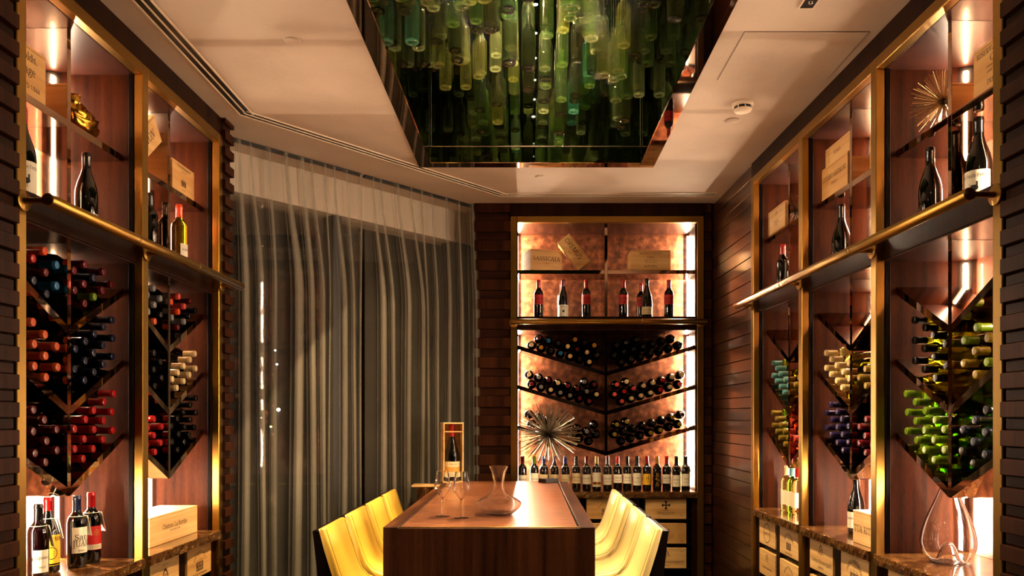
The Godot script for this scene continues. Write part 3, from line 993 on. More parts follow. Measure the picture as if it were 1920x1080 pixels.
func rail(at: Transform3D, x0: float, x1: float, brackets: Array, label: String) -> void:
	F = at
	var o := thing("handrail", label, "rail")
	var y := 2.015
	var z := 0.095
	var s := fresh(true)
	rod_into(s, Vector3(x0, y, z), Vector3(x1, y, z), 0.021, 0.021, 24)
	part(o, "bar", done(s), "brass")
	for x in brackets:
		var t := fresh(true)
		rod_into(t, Vector3(x, y, 0.004), Vector3(x, y, z), 0.010, 0.010, 16)
		part(o, "bracket", done(t), "brass")
		part(o, "rosette", lathe([Vector2(0, 0.0), Vector2(0.034, 0.0), Vector2(0.035, 0.002), Vector2(0.035, 0.008), Vector2(0.033, 0.010), Vector2(0, 0.010)], 26), "brass", Vector3(x, y, 0), Basis(Vector3.RIGHT, PI / 2))
	for k in range(1, 3):
		var x := lerpf(x0, x1, k / 3.0)
		part(o, "sleeve", lathe([Vector2(0.0212, 0), Vector2(0.0222, 0.0005), Vector2(0.0222, 0.0035), Vector2(0.0212, 0.004)], 24), "brass_bright", Vector3(x, y, z), Basis(Vector3.BACK, -PI / 2))


func racked(at: Transform3D, w: float, level: int, side: float, count: int, glass_m: String, caps: Array, label: String, group: String, kind := "bordeaux") -> void:
	F = at
	var r := 0.0392 if kind == "bordeaux" else 0.0422
	var inner := w / 2 - 0.02
	var run := inner - 0.0125
	var al := atan2(V_END[level] - V_MID[level], run)
	var u := Vector2(cos(al), sin(al))
	var n := Vector2(-sin(al), cos(al))
	var o2 := Vector2(0.0125, V_MID[level])
	var src := {}
	var made := 0
	var g := RandomNumberGenerator.new()
	g.seed = hash(label) % 10000
	var a_first := (r + r * sin(al)) / cos(al) + 0.001
	for layer in 9:
		var dn := r + 0.0005 + layer * r * 1.74
		var a := a_first + (r if layer % 2 else 0.0)
		while a * u.x + dn * n.x < r + 0.001:
			a += 2 * r
		while made < count:
			var p := o2 + u * a + n * dn
			if p.x > inner - r - 0.012:
				break
			var lid := Y_BEAM0 - 0.012 - r
			if level > 0:
				lid = V_MID[level - 1] - 0.032 + (V_END[level - 1] - V_MID[level - 1]) * (p.x - 0.0125) / run - (r + 0.004) / cos(al)
			if p.y > lid:
				break
			var cap: String = caps[g.randi() % caps.size()]
			var spin := Basis(Vector3.RIGHT, PI / 2) * Basis(Vector3.UP, g.randf() * TAU)
			var xf := F * Transform3D(spin, Vector3(side * p.x, p.y, -DEPTH + 0.0145 + g.randf_range(0, 0.008)))
			if src.has(cap):
				copy(src[cap], xf)
			else:
				var full := label % cap.replace("_", " ").replace("foil", "").strip_edges() if "%s" in label else label
				var o := thing({"black_glass": "red_wine_bottle", "rose_glass": "rose_wine_bottle"}.get(glass_m, "white_wine_bottle"), full, "wine bottle", Vector3.ZERO, Basis.IDENTITY, group if not "%s" in label else group + ", " + cap.replace("_", " "))
				part(o, "body", bottle_mesh(kind), glass_m)
				part(o, "capsule", capsule_mesh(kind), "cap_" + cap)
				o.transform = xf
				src[cap] = o
			made += 1
			a += 2 * r + 0.0006


func crate(at: Vector3, turn: Basis, size: Vector3, m: String, print: Array, emblem: Array, label: String, arc := [], group := "") -> Node3D:
	var o := thing("wine_crate", label, "wooden box", at, turn, group)
	var t := 0.011
	slab(o, "body", m, Vector3(-size.x / 2, 0, -size.z / 2), Vector3(size.x / 2, size.y - t, size.z / 2), 0.0015)
	slab(o, "lid", m, Vector3(-size.x / 2, size.y - t + 0.0012, -size.z / 2), Vector3(size.x / 2, size.y, size.z / 2), 0.0015)
	var s := fresh()
	for p in print:  # [words, height above base, letter height, font]
		text_into(s, p[0], p[2], Transform3D(Basis.IDENTITY, Vector3(p[4] if p.size() > 4 else 0.0, p[1], size.z / 2 + 0.0006)), p[3], 0.0, size.x * 0.9)
	if emblem.size():
		var m2 := fresh()
		emblem_into(m2, emblem[0], Vector2(emblem[3] if emblem.size() > 3 else 0.0, emblem[1]), emblem[2], Transform3D(Basis.IDENTITY, Vector3(0, 0, size.z / 2 + 0.0006)))
		part(o, "emblem", done(m2), "ink_brown")
	var a := fresh()
	if arc.size():
		arc_text_into(a, arc[0], arc[1], arc[2], arc[3], Vector2(0, arc[4]))
		var am := done(a)
		s.append_from(am, 0, Transform3D(Basis.IDENTITY, Vector3(0, 0, size.z / 2 + 0.0006)))
	if print.size() or arc.size():
		part(o, "lettering", done(s), "ink_brown")
	return o


const LEFT_NEAR := "nearest left bay"
const LEFT_FAR := "left bay by curtain"
const RIGHT_NEAR := "nearest right bay"
const RIGHT_MID := "middle right bay"
const RIGHT_FAR := "farthest right bay"


func at_left(z: float) -> Transform3D:
	return left_frame() * Transform3D(Basis.IDENTITY, Vector3(z, 0, 0))


func at_right(z: float) -> Transform3D:
	return right_frame() * Transform3D(Basis.IDENTITY, Vector3(-z, 0, 0))


func cabinets() -> void:
	var l1 := at_left(2.983)
	var l2 := at_left(3.815)
	var r3 := at_right(2.923)
	var r2 := at_right(3.763)
	var r1 := at_right(4.588)
	var b := Transform3D(Basis.IDENTITY, Vector3(0.6095, 0, -5.95))
	bay(l1, 0.832, "brass framed walnut wine cabinet bay nearest on the left", -1.0, 2, -0.03, 1)
	bay(l2, 0.832, "brass framed walnut wine cabinet bay on the left beside the curtain", 0.0, 2, -0.03, 2)
	bay(r3, 0.846, "brass framed walnut wine cabinet bay nearest on the right", 0.0, 2, 0.0, 3)
	bay(r2, 0.834, "brass framed walnut wine cabinet bay in the middle on the right", -1.0, 2, 0.0, 4)
	bay(r1, 0.817, "brass framed walnut wine cabinet bay farthest on the right", -1.0, 2, 0.0, 5)
	bay(b, 1.439, "wide brass framed wine cabinet on the back wall", 0.0, 3, 0.005, 6)
	rail(at_left(0), 2.55, 4.275, [2.567, 3.399, 4.231], "round brass rail across the left cabinets")
	rail(at_right(0), -5.03, -2.49, [-4.997, -4.18, -3.346, -2.50], "round brass rail across the right cabinets")
	rail(b, -0.745, 0.745, [-0.7195, 0.7195], "round brass rail across the back cabinet")
	# bottles lying in the V racks: x runs away from the camera on the left, towards it on the right
	racked(l1, 0.832, 0, -1.0, 13, "black_glass", ["red", "orange", "navy", "dark_red", "blue"], "lying bottle with %s capsule, top rack, near half of " + LEFT_NEAR, "mixed bottles, top rack near half, " + LEFT_NEAR)
	racked(l1, 0.832, 0, 1.0, 14, "black_glass", ["red", "dark_red", "navy", "green", "wine"], "lying bottle with %s capsule, top rack, far half of " + LEFT_NEAR, "mixed bottles, top rack far half, " + LEFT_NEAR)
	racked(l1, 0.832, 1, -1.0, 15, "black_glass", ["copper"], "lying bottle with copper orange capsule, middle rack of " + LEFT_NEAR, "copper capsules, " + LEFT_NEAR)
	racked(l1, 0.832, 1, 1.0, 15, "black_glass", ["navy"], "dark lying bottle with navy capsule, middle rack of " + LEFT_NEAR, "navy capsules, " + LEFT_NEAR)
	racked(l1, 0.832, 2, -1.0, 15, "black_glass", ["dark_red"], "lying bottle with dark red capsule, lowest rack of " + LEFT_NEAR, "dark red capsules, " + LEFT_NEAR)
	racked(l1, 0.832, 2, 1.0, 14, "black_glass", ["red"], "lying bottle with bright red capsule, lowest rack of " + LEFT_NEAR, "bright red capsules, " + LEFT_NEAR)
	racked(l2, 0.832, 0, -1.0, 12, "black_glass", ["red", "grey", "black", "copper"], "lying bottle with %s capsule, top rack, near half of " + LEFT_FAR, "mixed bottles, top rack near half, " + LEFT_FAR)
	racked(l2, 0.832, 0, 1.0, 13, "black_glass", ["pink", "dark_red", "grey", "black", "orange"], "lying bottle with %s capsule, top rack, far half of " + LEFT_FAR, "mixed bottles, top rack far half, " + LEFT_FAR)
	racked(l2, 0.832, 1, -1.0, 14, "black_glass", ["black"], "black lying bottle, near half of the middle rack, " + LEFT_FAR, "black bottles, middle rack, " + LEFT_FAR)
	racked(l2, 0.832, 1, 1.0, 9, "black_glass", ["cream"], "lying bottle with cream foil capsule, middle rack of " + LEFT_FAR, "cream capsules, " + LEFT_FAR)
	racked(l2, 0.832, 2, -1.0, 11, "black_glass", ["red"], "lying bottle with red capsule, lowest rack of " + LEFT_FAR, "red capsules, " + LEFT_FAR)
	racked(l2, 0.832, 2, 1.0, 14, "black_glass", ["black"], "black lying bottle in the far half of the lowest rack, " + LEFT_FAR, "black bottles, lowest rack, " + LEFT_FAR)
	racked(r3, 0.846, 1, -1.0, 14, "olive_glass", ["black"], "olive lying bottle with black capsule, middle rack of " + RIGHT_NEAR, "black capsules, " + RIGHT_NEAR, "burgundy")
	racked(r3, 0.846, 1, 1.0, 9, "olive_glass", ["olive", "green"], "olive lying bottle with %s capsule, middle rack of " + RIGHT_NEAR, "olive bottles, near half of middle rack, " + RIGHT_NEAR, "burgundy")
	racked(r3, 0.846, 2, -1.0, 14, "green_glass", ["green"], "green lying bottle with green screw cap, lowest rack of " + RIGHT_NEAR, "green screw caps, " + RIGHT_NEAR)
	racked(r3, 0.846, 2, 1.0, 12, "green_glass", ["navy", "black"], "green lying bottle with %s capsule, lowest rack of " + RIGHT_NEAR, "dark capsules, near half of lowest rack, " + RIGHT_NEAR)
	racked(r2, 0.834, 1, -1.0, 10, "pale_glass", ["cream"], "pale lying bottle with cream capsule, middle rack of " + RIGHT_MID, "cream capsules, " + RIGHT_MID)
	racked(r2, 0.834, 1, 1.0, 8, "olive_glass", ["olive"], "golden lying bottle in the near half, middle rack of " + RIGHT_MID, "golden bottles, " + RIGHT_MID)
	racked(r2, 0.834, 2, -1.0, 13, "black_glass", ["purple"], "lying bottle with purple capsule, lowest rack of " + RIGHT_MID, "purple capsules, " + RIGHT_MID)
	racked(r2, 0.834, 2, 1.0, 12, "black_glass", ["wine"], "dark lying bottle with maroon capsule, lowest rack of " + RIGHT_MID, "maroon capsules, " + RIGHT_MID)
	racked(r1, 0.817, 1, -1.0, 9, "olive_glass", ["teal"], "lying bottle with teal capsule, middle rack of " + RIGHT_FAR, "teal capsules, " + RIGHT_FAR)
	racked(r1, 0.817, 1, 1.0, 7, "olive_glass", ["olive"], "lying olive bottle, near half of the middle rack, " + RIGHT_FAR, "olive bottles, middle rack, " + RIGHT_FAR)
	racked(r1, 0.817, 2, -1.0, 9, "green_glass", ["olive"], "lying green bottle with olive gold capsule, lowest rack of " + RIGHT_FAR, "gold capsules, " + RIGHT_FAR)
	racked(r1, 0.817, 2, 1.0, 9, "rose_glass", ["pink"], "pink lying bottle with pink capsule, lowest rack of " + RIGHT_FAR, "pink bottles, " + RIGHT_FAR)
	racked(b, 1.439, 0, -1.0, 19, "black_glass", ["black", "dark_red", "cream", "blue", "gold_foil"], "lying bottle with %s capsule end, top left rack of the back cabinet", "top left rack of the back cabinet")
	racked(b, 1.439, 0, 1.0, 22, "black_glass", ["black"], "black lying bottle in the top right rack of the back cabinet", "top right rack of the back cabinet")
	racked(b, 1.439, 1, -1.0, 17, "black_glass", ["grey", "wine", "cream"], "lying bottle with %s capsule end, middle left rack of the back cabinet", "middle left rack of the back cabinet")
	racked(b, 1.439, 1, 1.0, 17, "black_glass", ["pink", "red", "cream"], "lying bottle with %s capsule end, middle right rack of the back cabinet", "middle right rack of the back cabinet")
	racked(b, 1.439, 2, -1.0, 16, "black_glass", ["grey", "black"], "lying bottle with %s capsule end, lowest left rack of the back cabinet", "lowest left rack of the back cabinet")
	racked(b, 1.439, 2, 1.0, 17, "black_glass", ["olive", "black"], "lying bottle with %s capsule end, lowest right rack of the back cabinet", "lowest right rack of the back cabinet")
	# crates in the pigeonholes
	var cs := Vector3(0.315, 0.156, 0.36)
	var bx := [-0.456, 0.0, 0.456]
	F = b
	var y := Y_COUNTER + 0.005 - 0.211
	crate(Vector3(0.0, y + 0.0005, -0.2), Basis.IDENTITY, cs, "pine_b", [["CENTRAL", 0.022, 0.012, "serif"]], ["chateau", 0.072, 0.075], "pale crate printed with a house, top middle pigeonhole of the back cabinet", ["PAVILLON", 0.015, 0.075, 1.9, 0.05])
	crate(Vector3(bx[2], y + 0.0005, -0.2), Basis.IDENTITY, cs, "pine", [["CHATEAU", 0.067, 0.006, "serif"], ["CROIX FIGEAC", 0.048, 0.014, "serif"], ["SAINT EMILION", 0.033, 0.005, "serif"], ["2002", 0.03, 0.007, "sans", 0.12]], ["cross", 0.107, 0.066], "crate printed with a cross, top right pigeonhole of the back cabinet")
	crate(Vector3(bx[2], y - 0.1895, -0.2), Basis.IDENTITY, cs, "pine_b", [["LAGRANGE", 0.062, 0.017, "serif"], ["GRAND CRU CLASSE", 0.043, 0.007, "serif"], ["SAINT JULIEN", 0.03, 0.007, "serif"], ["1996", 0.018, 0.008, "sans", 0.12]], ["chateau", 0.108, 0.05], "crate printed with a crest, second right pigeonhole of the back cabinet")
	crate(Vector3(bx[2], y - 0.3795, -0.2), Basis.IDENTITY, cs, "pine", [["Chateau Beauregard", 0.048, 0.020, "serif"], ["POMEROL", 0.022, 0.009, "sans"], ["1997", 0.13, 0.008, "sans", 0.12]], ["crest", 0.105, 0.07], "crate with a crest and curly lettering, lowest right pigeonhole of the back cabinet")
	crate(Vector3(0.0, y - 0.1895, -0.2), Basis.IDENTITY, cs, "pine", [["SAINT EMILION", 0.05, 0.012, "serif"]], ["ring", 0.09, 0.06], "crate behind the chairs, second middle pigeonhole of the back cabinet")
	crate(Vector3(0.0, y - 0.3795, -0.2), Basis.IDENTITY, cs, "pine_b", [["MEDOC", 0.05, 0.012, "serif"]], ["crest", 0.09, 0.06], "crate behind the chairs, lowest middle pigeonhole of the back cabinet")
	crate(Vector3(bx[0], y + 0.0005, -0.2), Basis.IDENTITY, cs, "pine", [["MARGAUX", 0.05, 0.012, "serif"]], ["chateau", 0.09, 0.06], "crate in the top left pigeonhole of the back cabinet behind the table")
	var sq := Vector3(0.287, 0.156, 0.36)
	var px := [-0.19, 0.19]
	F = l2
	y = Y_COUNTER - 0.03 - 0.211
	crate(Vector3(px[0], y + 0.0005, -0.2), Basis.IDENTITY, sq, "pine", [["GRAND VIN", 0.135, 0.008, "serif"], ["SAINT ESTEPHE", 0.02, 0.012, "serif"], ["1995", 0.142, 0.007, "sans", 0.12]], ["crest", 0.075, 0.09], "crate with a crest, left pigeonhole of the " + LEFT_FAR)
	crate(Vector3(px[1], y + 0.0005, -0.2), Basis.IDENTITY, sq, "pine_b", [["CHATEAU MONBRISON", 0.016, 0.011, "serif"]], ["chateau", 0.072, 0.08], "arched lettering crate with house, right pigeonhole, " + LEFT_FAR, ["PAVILLON ROUGE", 0.013, 0.075, 2.2, 0.055])
	F = r1
	y = Y_COUNTER - 0.211
	for r in 2:
		var q: Array = [["ring", "crate with a round stamp, upper left pigeonhole of the ", "chateau", "crate with arched lettering and a house, upper right pigeonhole of the "], ["crest", "crate with a small crest, lower left pigeonhole of the ", "chateau", "crate with a tower print, lower right pigeonhole of the "]][r]
		crate(Vector3(-0.183, y + 0.0005 - r * 0.19, -0.2), Basis.IDENTITY, sq, "pine_pale", [[["GRAND CRU", "Chateau Lachesnaye"][r], [0.075, 0.05][r], 0.013, "serif"], ["1998", 0.14, 0.007, "sans", 0.11]], [q[0], 0.078 + r * 0.03, 0.12 - r * 0.06], q[1] + RIGHT_FAR)
		crate(Vector3(0.183, y + 0.0005 - r * 0.19, -0.2), Basis.IDENTITY, sq, "pine_pale", [["SAINT EMILION", 0.016, 0.010, "serif"]], [q[2], 0.072, 0.07], q[3] + RIGHT_FAR, ["CHATEAU MONBOUSQUET", 0.012, 0.072, 2.3, 0.055])
	F = r2
	for r in 2:
		crate(Vector3(-0.19, y + 0.0005 - r * 0.19, -0.2), Basis.IDENTITY, sq, "pine_pale", [["Chateau Beauregard", 0.052, 0.020, "serif"], ["POMEROL", 0.024, 0.011, "serif"]], ["crest", 0.108, 0.07], ["upper", "lower"][r] + " crate with curly lettering, left pigeonhole of the " + RIGHT_MID)
		crate(Vector3(0.19, y + 0.0005 - r * 0.19, -0.2), Basis.IDENTITY, sq, "pine_pale", [["MARGAUX", 0.016, 0.010, "serif"]], ["chateau", 0.068, 0.08], ["upper", "lower"][r] + " crate with arched lettering, right pigeonhole of the " + RIGHT_MID, ["CHATEAU MONBOUSQUET", 0.015, 0.078, 2.3, 0.05])
	F = r3
	crate(Vector3(-0.19, y + 0.0005, -0.2), Basis.IDENTITY, sq, "pine_pale", [["POMEROL", 0.03, 0.014, "serif"]], ["crest", 0.09, 0.08], "crate in the left pigeonhole of the " + RIGHT_NEAR)


# ------------------------------------------------------------------ table and chairs
func table_and_chairs() -> void:
	F = Transform3D.IDENTITY
	var x0 := -0.60
	var x1 := 0.278
	var z0 := -5.47
	var z1 := -3.20
	var y := 0.84
	var t := thing("tasting_table", "long walnut tasting table with a brown leather inlay top", "table")
	slab(t, "end_panel", "walnut_table", Vector3(x0, 0, z1 - 0.06), Vector3(x1, y - 0.004, z1), 0.002)
	slab(t, "end_panel", "walnut_table", Vector3(x0, 0, z0), Vector3(x1, y - 0.004, z0 + 0.06), 0.002)
	slab(t, "apron", "walnut_dark", Vector3(x0 + 0.02, y - 0.16, z0 + 0.061), Vector3(x1 - 0.02, y - 0.031, z1 - 0.061), 0.002)
	slab(t, "border", "walnut_table", Vector3(x0, y - 0.03, z0 + 0.0605), Vector3(x0 + 0.062, y, z1 - 0.0), 0.002)
	slab(t, "border", "walnut_table", Vector3(x1 - 0.062, y - 0.03, z0 + 0.0605), Vector3(x1, y, z1 - 0.0), 0.002)
	slab(t, "leather_inlay", "table_leather", Vector3(x0 + 0.068, y - 0.03, z0 + 0.004), Vector3(x1 - 0.072, y - 0.001, z1 - 0.012), 0.002)
	for q in [x0 + 0.0645, x1 - 0.0645]:
		slab(t, "trim", "steel", Vector3(q - 0.002, y - 0.02, z0 + 0.004), Vector3(q + 0.002, y + 0.0005, z1 - 0.012), 0.0005)
	slab(t, "trim", "brass", Vector3(x0 + 0.068, y - 0.012, z1 - 0.0115), Vector3(x1 - 0.072, y + 0.0003, z1 - 0.0075), 0.0005)
	# chairs: one moulded leather shell on a dark wooden back and legs; x points away from the table
	var prof := [Vector2(0.004, 0.792), Vector2(-0.012, 0.796), Vector2(-0.024, 0.788), Vector2(-0.052, 0.70), Vector2(-0.085, 0.60), Vector2(-0.108, 0.545), Vector2(-0.140, 0.510), Vector2(-0.185, 0.492), Vector2(-0.26, 0.486), Vector2(-0.45, 0.492), Vector2(-0.475, 0.486), Vector2(-0.482, 0.47), Vector2(-0.470, 0.455), Vector2(-0.26, 0.448), Vector2(-0.17, 0.452), Vector2(-0.115, 0.475), Vector2(-0.078, 0.52), Vector2(-0.050, 0.60), Vector2(-0.018, 0.70), Vector2(0.002, 0.775)]
	var wide := 0.405
	for side in [1.0, -1.0]:
		for k in 4:
			var zc := -3.665 - k * 0.496
			var at: Vector3 = Vector3(0.60 if side > 0 else -0.935, 0, zc)
			var place := ["nearest", "second", "third", "farthest"]
			var o := thing("dining_chair", "%s %s leather chair on the %s of the table" % [place[k], "cream" if side > 0 else "yellow", "right" if side > 0 else "left"], "chair", at, Basis(Vector3.UP, 0.0 if side > 0 else PI), "chairs along the %s side of the table" % ("right" if side > 0 else "left"))
			if not meshes.has("shell"):
				var s := fresh(true)
				# rounded long edges: three slices, the outer ones a little smaller
				var inset := []
				var mid := Vector2(0, 0)
				for i in prof.size():
					var p: Vector2 = prof[i]
					var pa: Vector2 = prof[(i - 1 + prof.size()) % prof.size()]
					var pb: Vector2 = prof[(i + 1) % prof.size()]
					var nn := (pb - pa).orthogonal().normalized()
					inset.append(p + nn * 0.006)
				if not Geometry2D.is_point_in_polygon(inset[4], PackedVector2Array(prof)):
					for i in inset.size():
						inset[i] = prof[i] * 2.0 - inset[i]
				var rings := [[inset, -wide / 2], [prof, -wide / 2 + 0.006], [prof, wide / 2 - 0.006], [inset, wide / 2]]
				for r in 3:
					for i in prof.size():
						var j := (i + 1) % prof.size()
						var a: Vector2 = rings[r][0][i]
						var b: Vector2 = rings[r][0][j]
						var c: Vector2 = rings[r + 1][0][j]
						var d: Vector2 = rings[r + 1][0][i]
						fan(s, [Vector3(d.x, d.y, rings[r + 1][1]), Vector3(a.x, a.y, rings[r][1]), Vector3(b.x, b.y, rings[r][1]), Vector3(c.x, c.y, rings[r + 1][1])])
				var poly := PackedVector2Array(inset)
				var tr := Geometry2D.triangulate_polygon(poly)
				for i in range(0, tr.size(), 3):
					var p3 := [poly[tr[i]], poly[tr[i + 1]], poly[tr[i + 2]]]
					if (p3[1] - p3[0]).cross(p3[2] - p3[0]) < 0:
						p3.reverse()
					fan(s, [Vector3(p3[0].x, p3[0].y, wide / 2), Vector3(p3[1].x, p3[1].y, wide / 2), Vector3(p3[2].x, p3[2].y, wide / 2)])
					fan(s, [Vector3(p3[0].x, p3[0].y, -wide / 2), Vector3(p3[2].x, p3[2].y, -wide / 2), Vector3(p3[1].x, p3[1].y, -wide / 2)])
				meshes["shell"] = done(s)
				# seam lines a finger's width inside each edge
				for e in 2:
					var m := fresh(true)
					var zz := (wide / 2 - 0.028) * (1 if e else -1)
					for i in range(2, 10):
						var a: Vector2 = prof[i]
						var b: Vector2 = prof[i + 1]
						rod_into(m, Vector3(a.x, a.y, zz), Vector3(b.x, b.y, zz), 0.0016, 0.0016, 6, false)
					meshes["seam%d" % e] = done(m)
				var w := fresh()
				prism_into(w, PackedVector2Array([Vector2(0.006, 0.785), Vector2(0.030, 0.785), Vector2(-0.010, 0.42), Vector2(-0.045, 0.42), Vector2(-0.050, 0.58), Vector2(-0.014, 0.70)]), -wide / 2 + 0.001, wide / 2 - 0.001)
				meshes["chair_back"] = done(w)
			part(o, "shell", meshes["shell"], "cream_leather" if side > 0 else "yellow_leather")
			part(o, "seam", meshes["seam0"], "seam")
			part(o, "seam", meshes["seam1"], "seam")
			part(o, "back_panel", meshes["chair_back"], "walnut_black")
			slab(o, "seat_frame", "walnut_black", Vector3(-0.45, 0.40, -wide / 2 + 0.01), Vector3(-0.03, 0.447, wide / 2 - 0.01), 0.003)
			for sx in [-0.43, -0.04]:
				for sz in [-1.0, 1.0]:
					slab(o, "leg", "walnut_black", Vector3(sx - 0.018, 0, sz * (wide / 2 - 0.03) - 0.018), Vector3(sx + 0.018, 0.40, sz * (wide / 2 - 0.03) + 0.018), 0.002)


func curve(p: Array, n: int) -> Array:
	var out := []
	for i in p.size() - 1:
		var a: Vector2 = p[maxi(i - 1, 0)]
		var d: Vector2 = p[mini(i + 2, p.size() - 1)]
		for k in n:
			out.append((p[i] as Vector2).cubic_interpolate(p[i + 1], a, d, float(k) / n))
	out.append(p[-1])
	return out


func vessel(outer: Array, wall: float, base: float, n := 7) -> ArrayMesh:
	# outer goes from the middle of the base up to the rim; the inside runs level with it at the wall's distance
	var o := curve(outer, n)
	var inn := []
	for i in o.size():
		var t: Vector2 = (o[mini(i + 1, o.size() - 1)] - o[maxi(i - 1, 0)]).normalized()
		var q: Vector2 = o[i] + Vector2(-t.y, t.x) * lerpf(base, wall, smoothstep(0.0, 0.25, float(i) / o.size()))
		inn.append(Vector2(maxf(q.x, 0.0), q.y))
	inn[0] = Vector2(0, o[0].y + base)
	var rim_o: Vector2 = o[-1]
	var rim_i: Vector2 = inn[-1]
	var prof := o.duplicate()
	var up: Vector2 = (o[-1] - o[-2]).normalized()
	prof.append(rim_o + up * wall * 0.15)
	prof.append((rim_o + rim_i) / 2 + up * wall * 0.5)
	prof.append(rim_i + up * wall * 0.15)
	inn.reverse()
	prof.append_array(inn)
	var clean := [prof[0]]
	for q in prof.slice(1):
		if (q as Vector2).distance_to(clean[-1]) > 1e-5 and not ((q as Vector2).x <= 1e-6 and (clean[-1] as Vector2).x <= 1e-6):
			clean.append(q)
	return lathe(clean, 64)


func wine_glass(at: Vector3, label: String) -> void:
	var o := thing("wine_glass", label, "wine glass", at)
	part(o, "bowl", vessel([Vector2(0, 0.0838), Vector2(0.006, 0.0848), Vector2(0.013, 0.093), Vector2(0.028, 0.113), Vector2(0.0370, 0.1265), Vector2(0.0378, 0.133), Vector2(0.0358, 0.150), Vector2(0.0315, 0.180), Vector2(0.0276, 0.209)], 0.0011, 0.004), "clear_glass")
	part(o, "stem", lathe([Vector2(0.0, 0.0045), Vector2(0.0065, 0.0045), Vector2(0.0042, 0.012), Vector2(0.0034, 0.03), Vector2(0.0034, 0.07), Vector2(0.0048, 0.0835), Vector2(0, 0.0836)], 20), "clear_glass")
	part(o, "foot", lathe([Vector2(0, 0.0004), Vector2(0.033, 0.0004), Vector2(0.0345, 0.0012), Vector2(0.033, 0.0022), Vector2(0.014, 0.0032), Vector2(0.006, 0.0044), Vector2(0, 0.0044)], 36), "clear_glass")


func burst(at: Vector3, radius: float, rods: int, stem: float, m: String, label: String, sd: int, turn := 0.6) -> void:
	var o := thing("starburst_sculpture", label, "sculpture", at, Basis(Vector3.UP, turn))
	var s := fresh()
	var g := RandomNumberGenerator.new()
	g.seed = sd
	var c := Vector3(0, stem, 0)
	for i in rods:
		var y := 1.0 - 2.0 * (i + 0.5) / rods
		var q := sqrt(1 - y * y)
		var a := i * 2.39996 + g.randf_range(-0.15, 0.15)
		var d := Vector3(cos(a) * q, y + g.randf_range(-0.04, 0.04), sin(a) * q).normalized()
		rod_into(s, c + d * radius * 0.05, c + d * radius * g.randf_range(0.86, 1.02), radius * 0.0115, radius * 0.0115, 5, true)
	var sp := part(o, "spikes", done(s), m)
	sp.set_meta("kind", "stuff")
	part(o, "core", lathe([Vector2(0, -0.014), Vector2(0.010, -0.010), Vector2(0.014, 0), Vector2(0.010, 0.010), Vector2(0, 0.014)], 14), "black_metal", c)
	if stem > radius:
		var t := fresh(true)
		rod_into(t, Vector3(0, 0.012, 0), Vector3(0, stem, 0), 0.0045, 0.004, 10)
		part(o, "stem", done(t), "steel")
		part(o, "base", box(Vector3(0.11, 0.028, 0.09), 0.002), "black_metal")


func table_things() -> void:
	F = Transform3D.IDENTITY
	var y := 0.8392
	wine_glass(Vector3(-0.392, y, -3.545), "left of two empty stemmed wine glasses on the table")
	wine_glass(Vector3(-0.301, y, -3.49), "right of two empty stemmed wine glasses, next to the decanter")
	var d := thing("decanter", "wide bottomed clear glass decanter standing on the table", "decanter", Vector3(-0.137, y, -3.62))
	part(d, "glass_body", vessel([Vector2(0, 0.004), Vector2(0.044, 0.0012), Vector2(0.056, 0.0012), Vector2(0.072, 0.010), Vector2(0.095, 0.027), Vector2(0.1075, 0.044), Vector2(0.1075, 0.052), Vector2(0.101, 0.063), Vector2(0.083, 0.0755), Vector2(0.055, 0.089), Vector2(0.034, 0.106), Vector2(0.0257, 0.125), Vector2(0.0245, 0.150), Vector2(0.030, 0.185), Vector2(0.0445, 0.225)], 0.0019, 0.004), "clear_glass")
	burst(Vector3(0.142, y, -5.36), 0.232, 170, 0.335, "burst_steel", "silver starburst sculpture of thin rods on the end of the table", 11)
	# boxed bottle at the far left corner of the table
	var bt := Basis(Vector3.UP, 0.28)
	var at := Vector3(-0.515, y, -5.35)
	var bx := thing("presentation_box", "slim open wooden box standing at the far left table corner", "wooden box", at, bt)
	var w := 0.142
	var h := 0.415
	var dp := 0.125
	slab(bx, "back_board", "pine", Vector3(-w / 2, 0, -dp), Vector3(w / 2, h, -dp + 0.006), 0.001)
	slab(bx, "base_board", "pine", Vector3(-w / 2, 0, -dp + 0.0065), Vector3(w / 2, 0.009, 0), 0.001)
	slab(bx, "top_board", "pine", Vector3(-w / 2, h - 0.009, -dp + 0.0065), Vector3(w / 2, h, 0), 0.001)
	for sx in [-1.0, 1.0]:
		slab(bx, "side_board", "pine", Vector3(sx * (w / 2 - 0.0045) - 0.0045, 0.0095, -dp + 0.0065), Vector3(sx * (w / 2 - 0.0045) + 0.0045, h - 0.0095, 0), 0.001)
	slab(bx, "neck_bar", "pine", Vector3(-w / 2 + 0.0095, h - 0.067, -0.008), Vector3(w / 2 - 0.0095, h - 0.059, -0.001), 0.001)
	standing(at + bt * Vector3(0, 0.0095, -0.064), 0.28, "magnum", "black_glass", "red", 1.08, {"y0": 0.030, "y1": 0.135, "paper": "paper_cream", "half": 1.15, "text": [["Domaine", 0.118, 0.010, "serif"], ["Grand Cru", 0.045, 0.007, "serif"]], "band": ["paper_ochre", 0.062, 0.098]}, "large dark bottle with a red wax neck inside the slim wooden box")
	# plinth with a wooden top behind the table
	var pl := thing("side_plinth", "low carved plinth with a wooden top behind the table by the curtain", "plinth", Vector3(-0.71, 0, -5.435))
	part(pl, "top_board", box(Vector3(0.20, 0.013, 0.13), 0.002), "pine", Vector3(0.0, 0.8065, 0.0))
	part(pl, "block", box(Vector3(0.10, 0.806, 0.10), 0.004), "marble", Vector3(0.0, 0, 0), Basis(Vector3.UP, PI / 4))


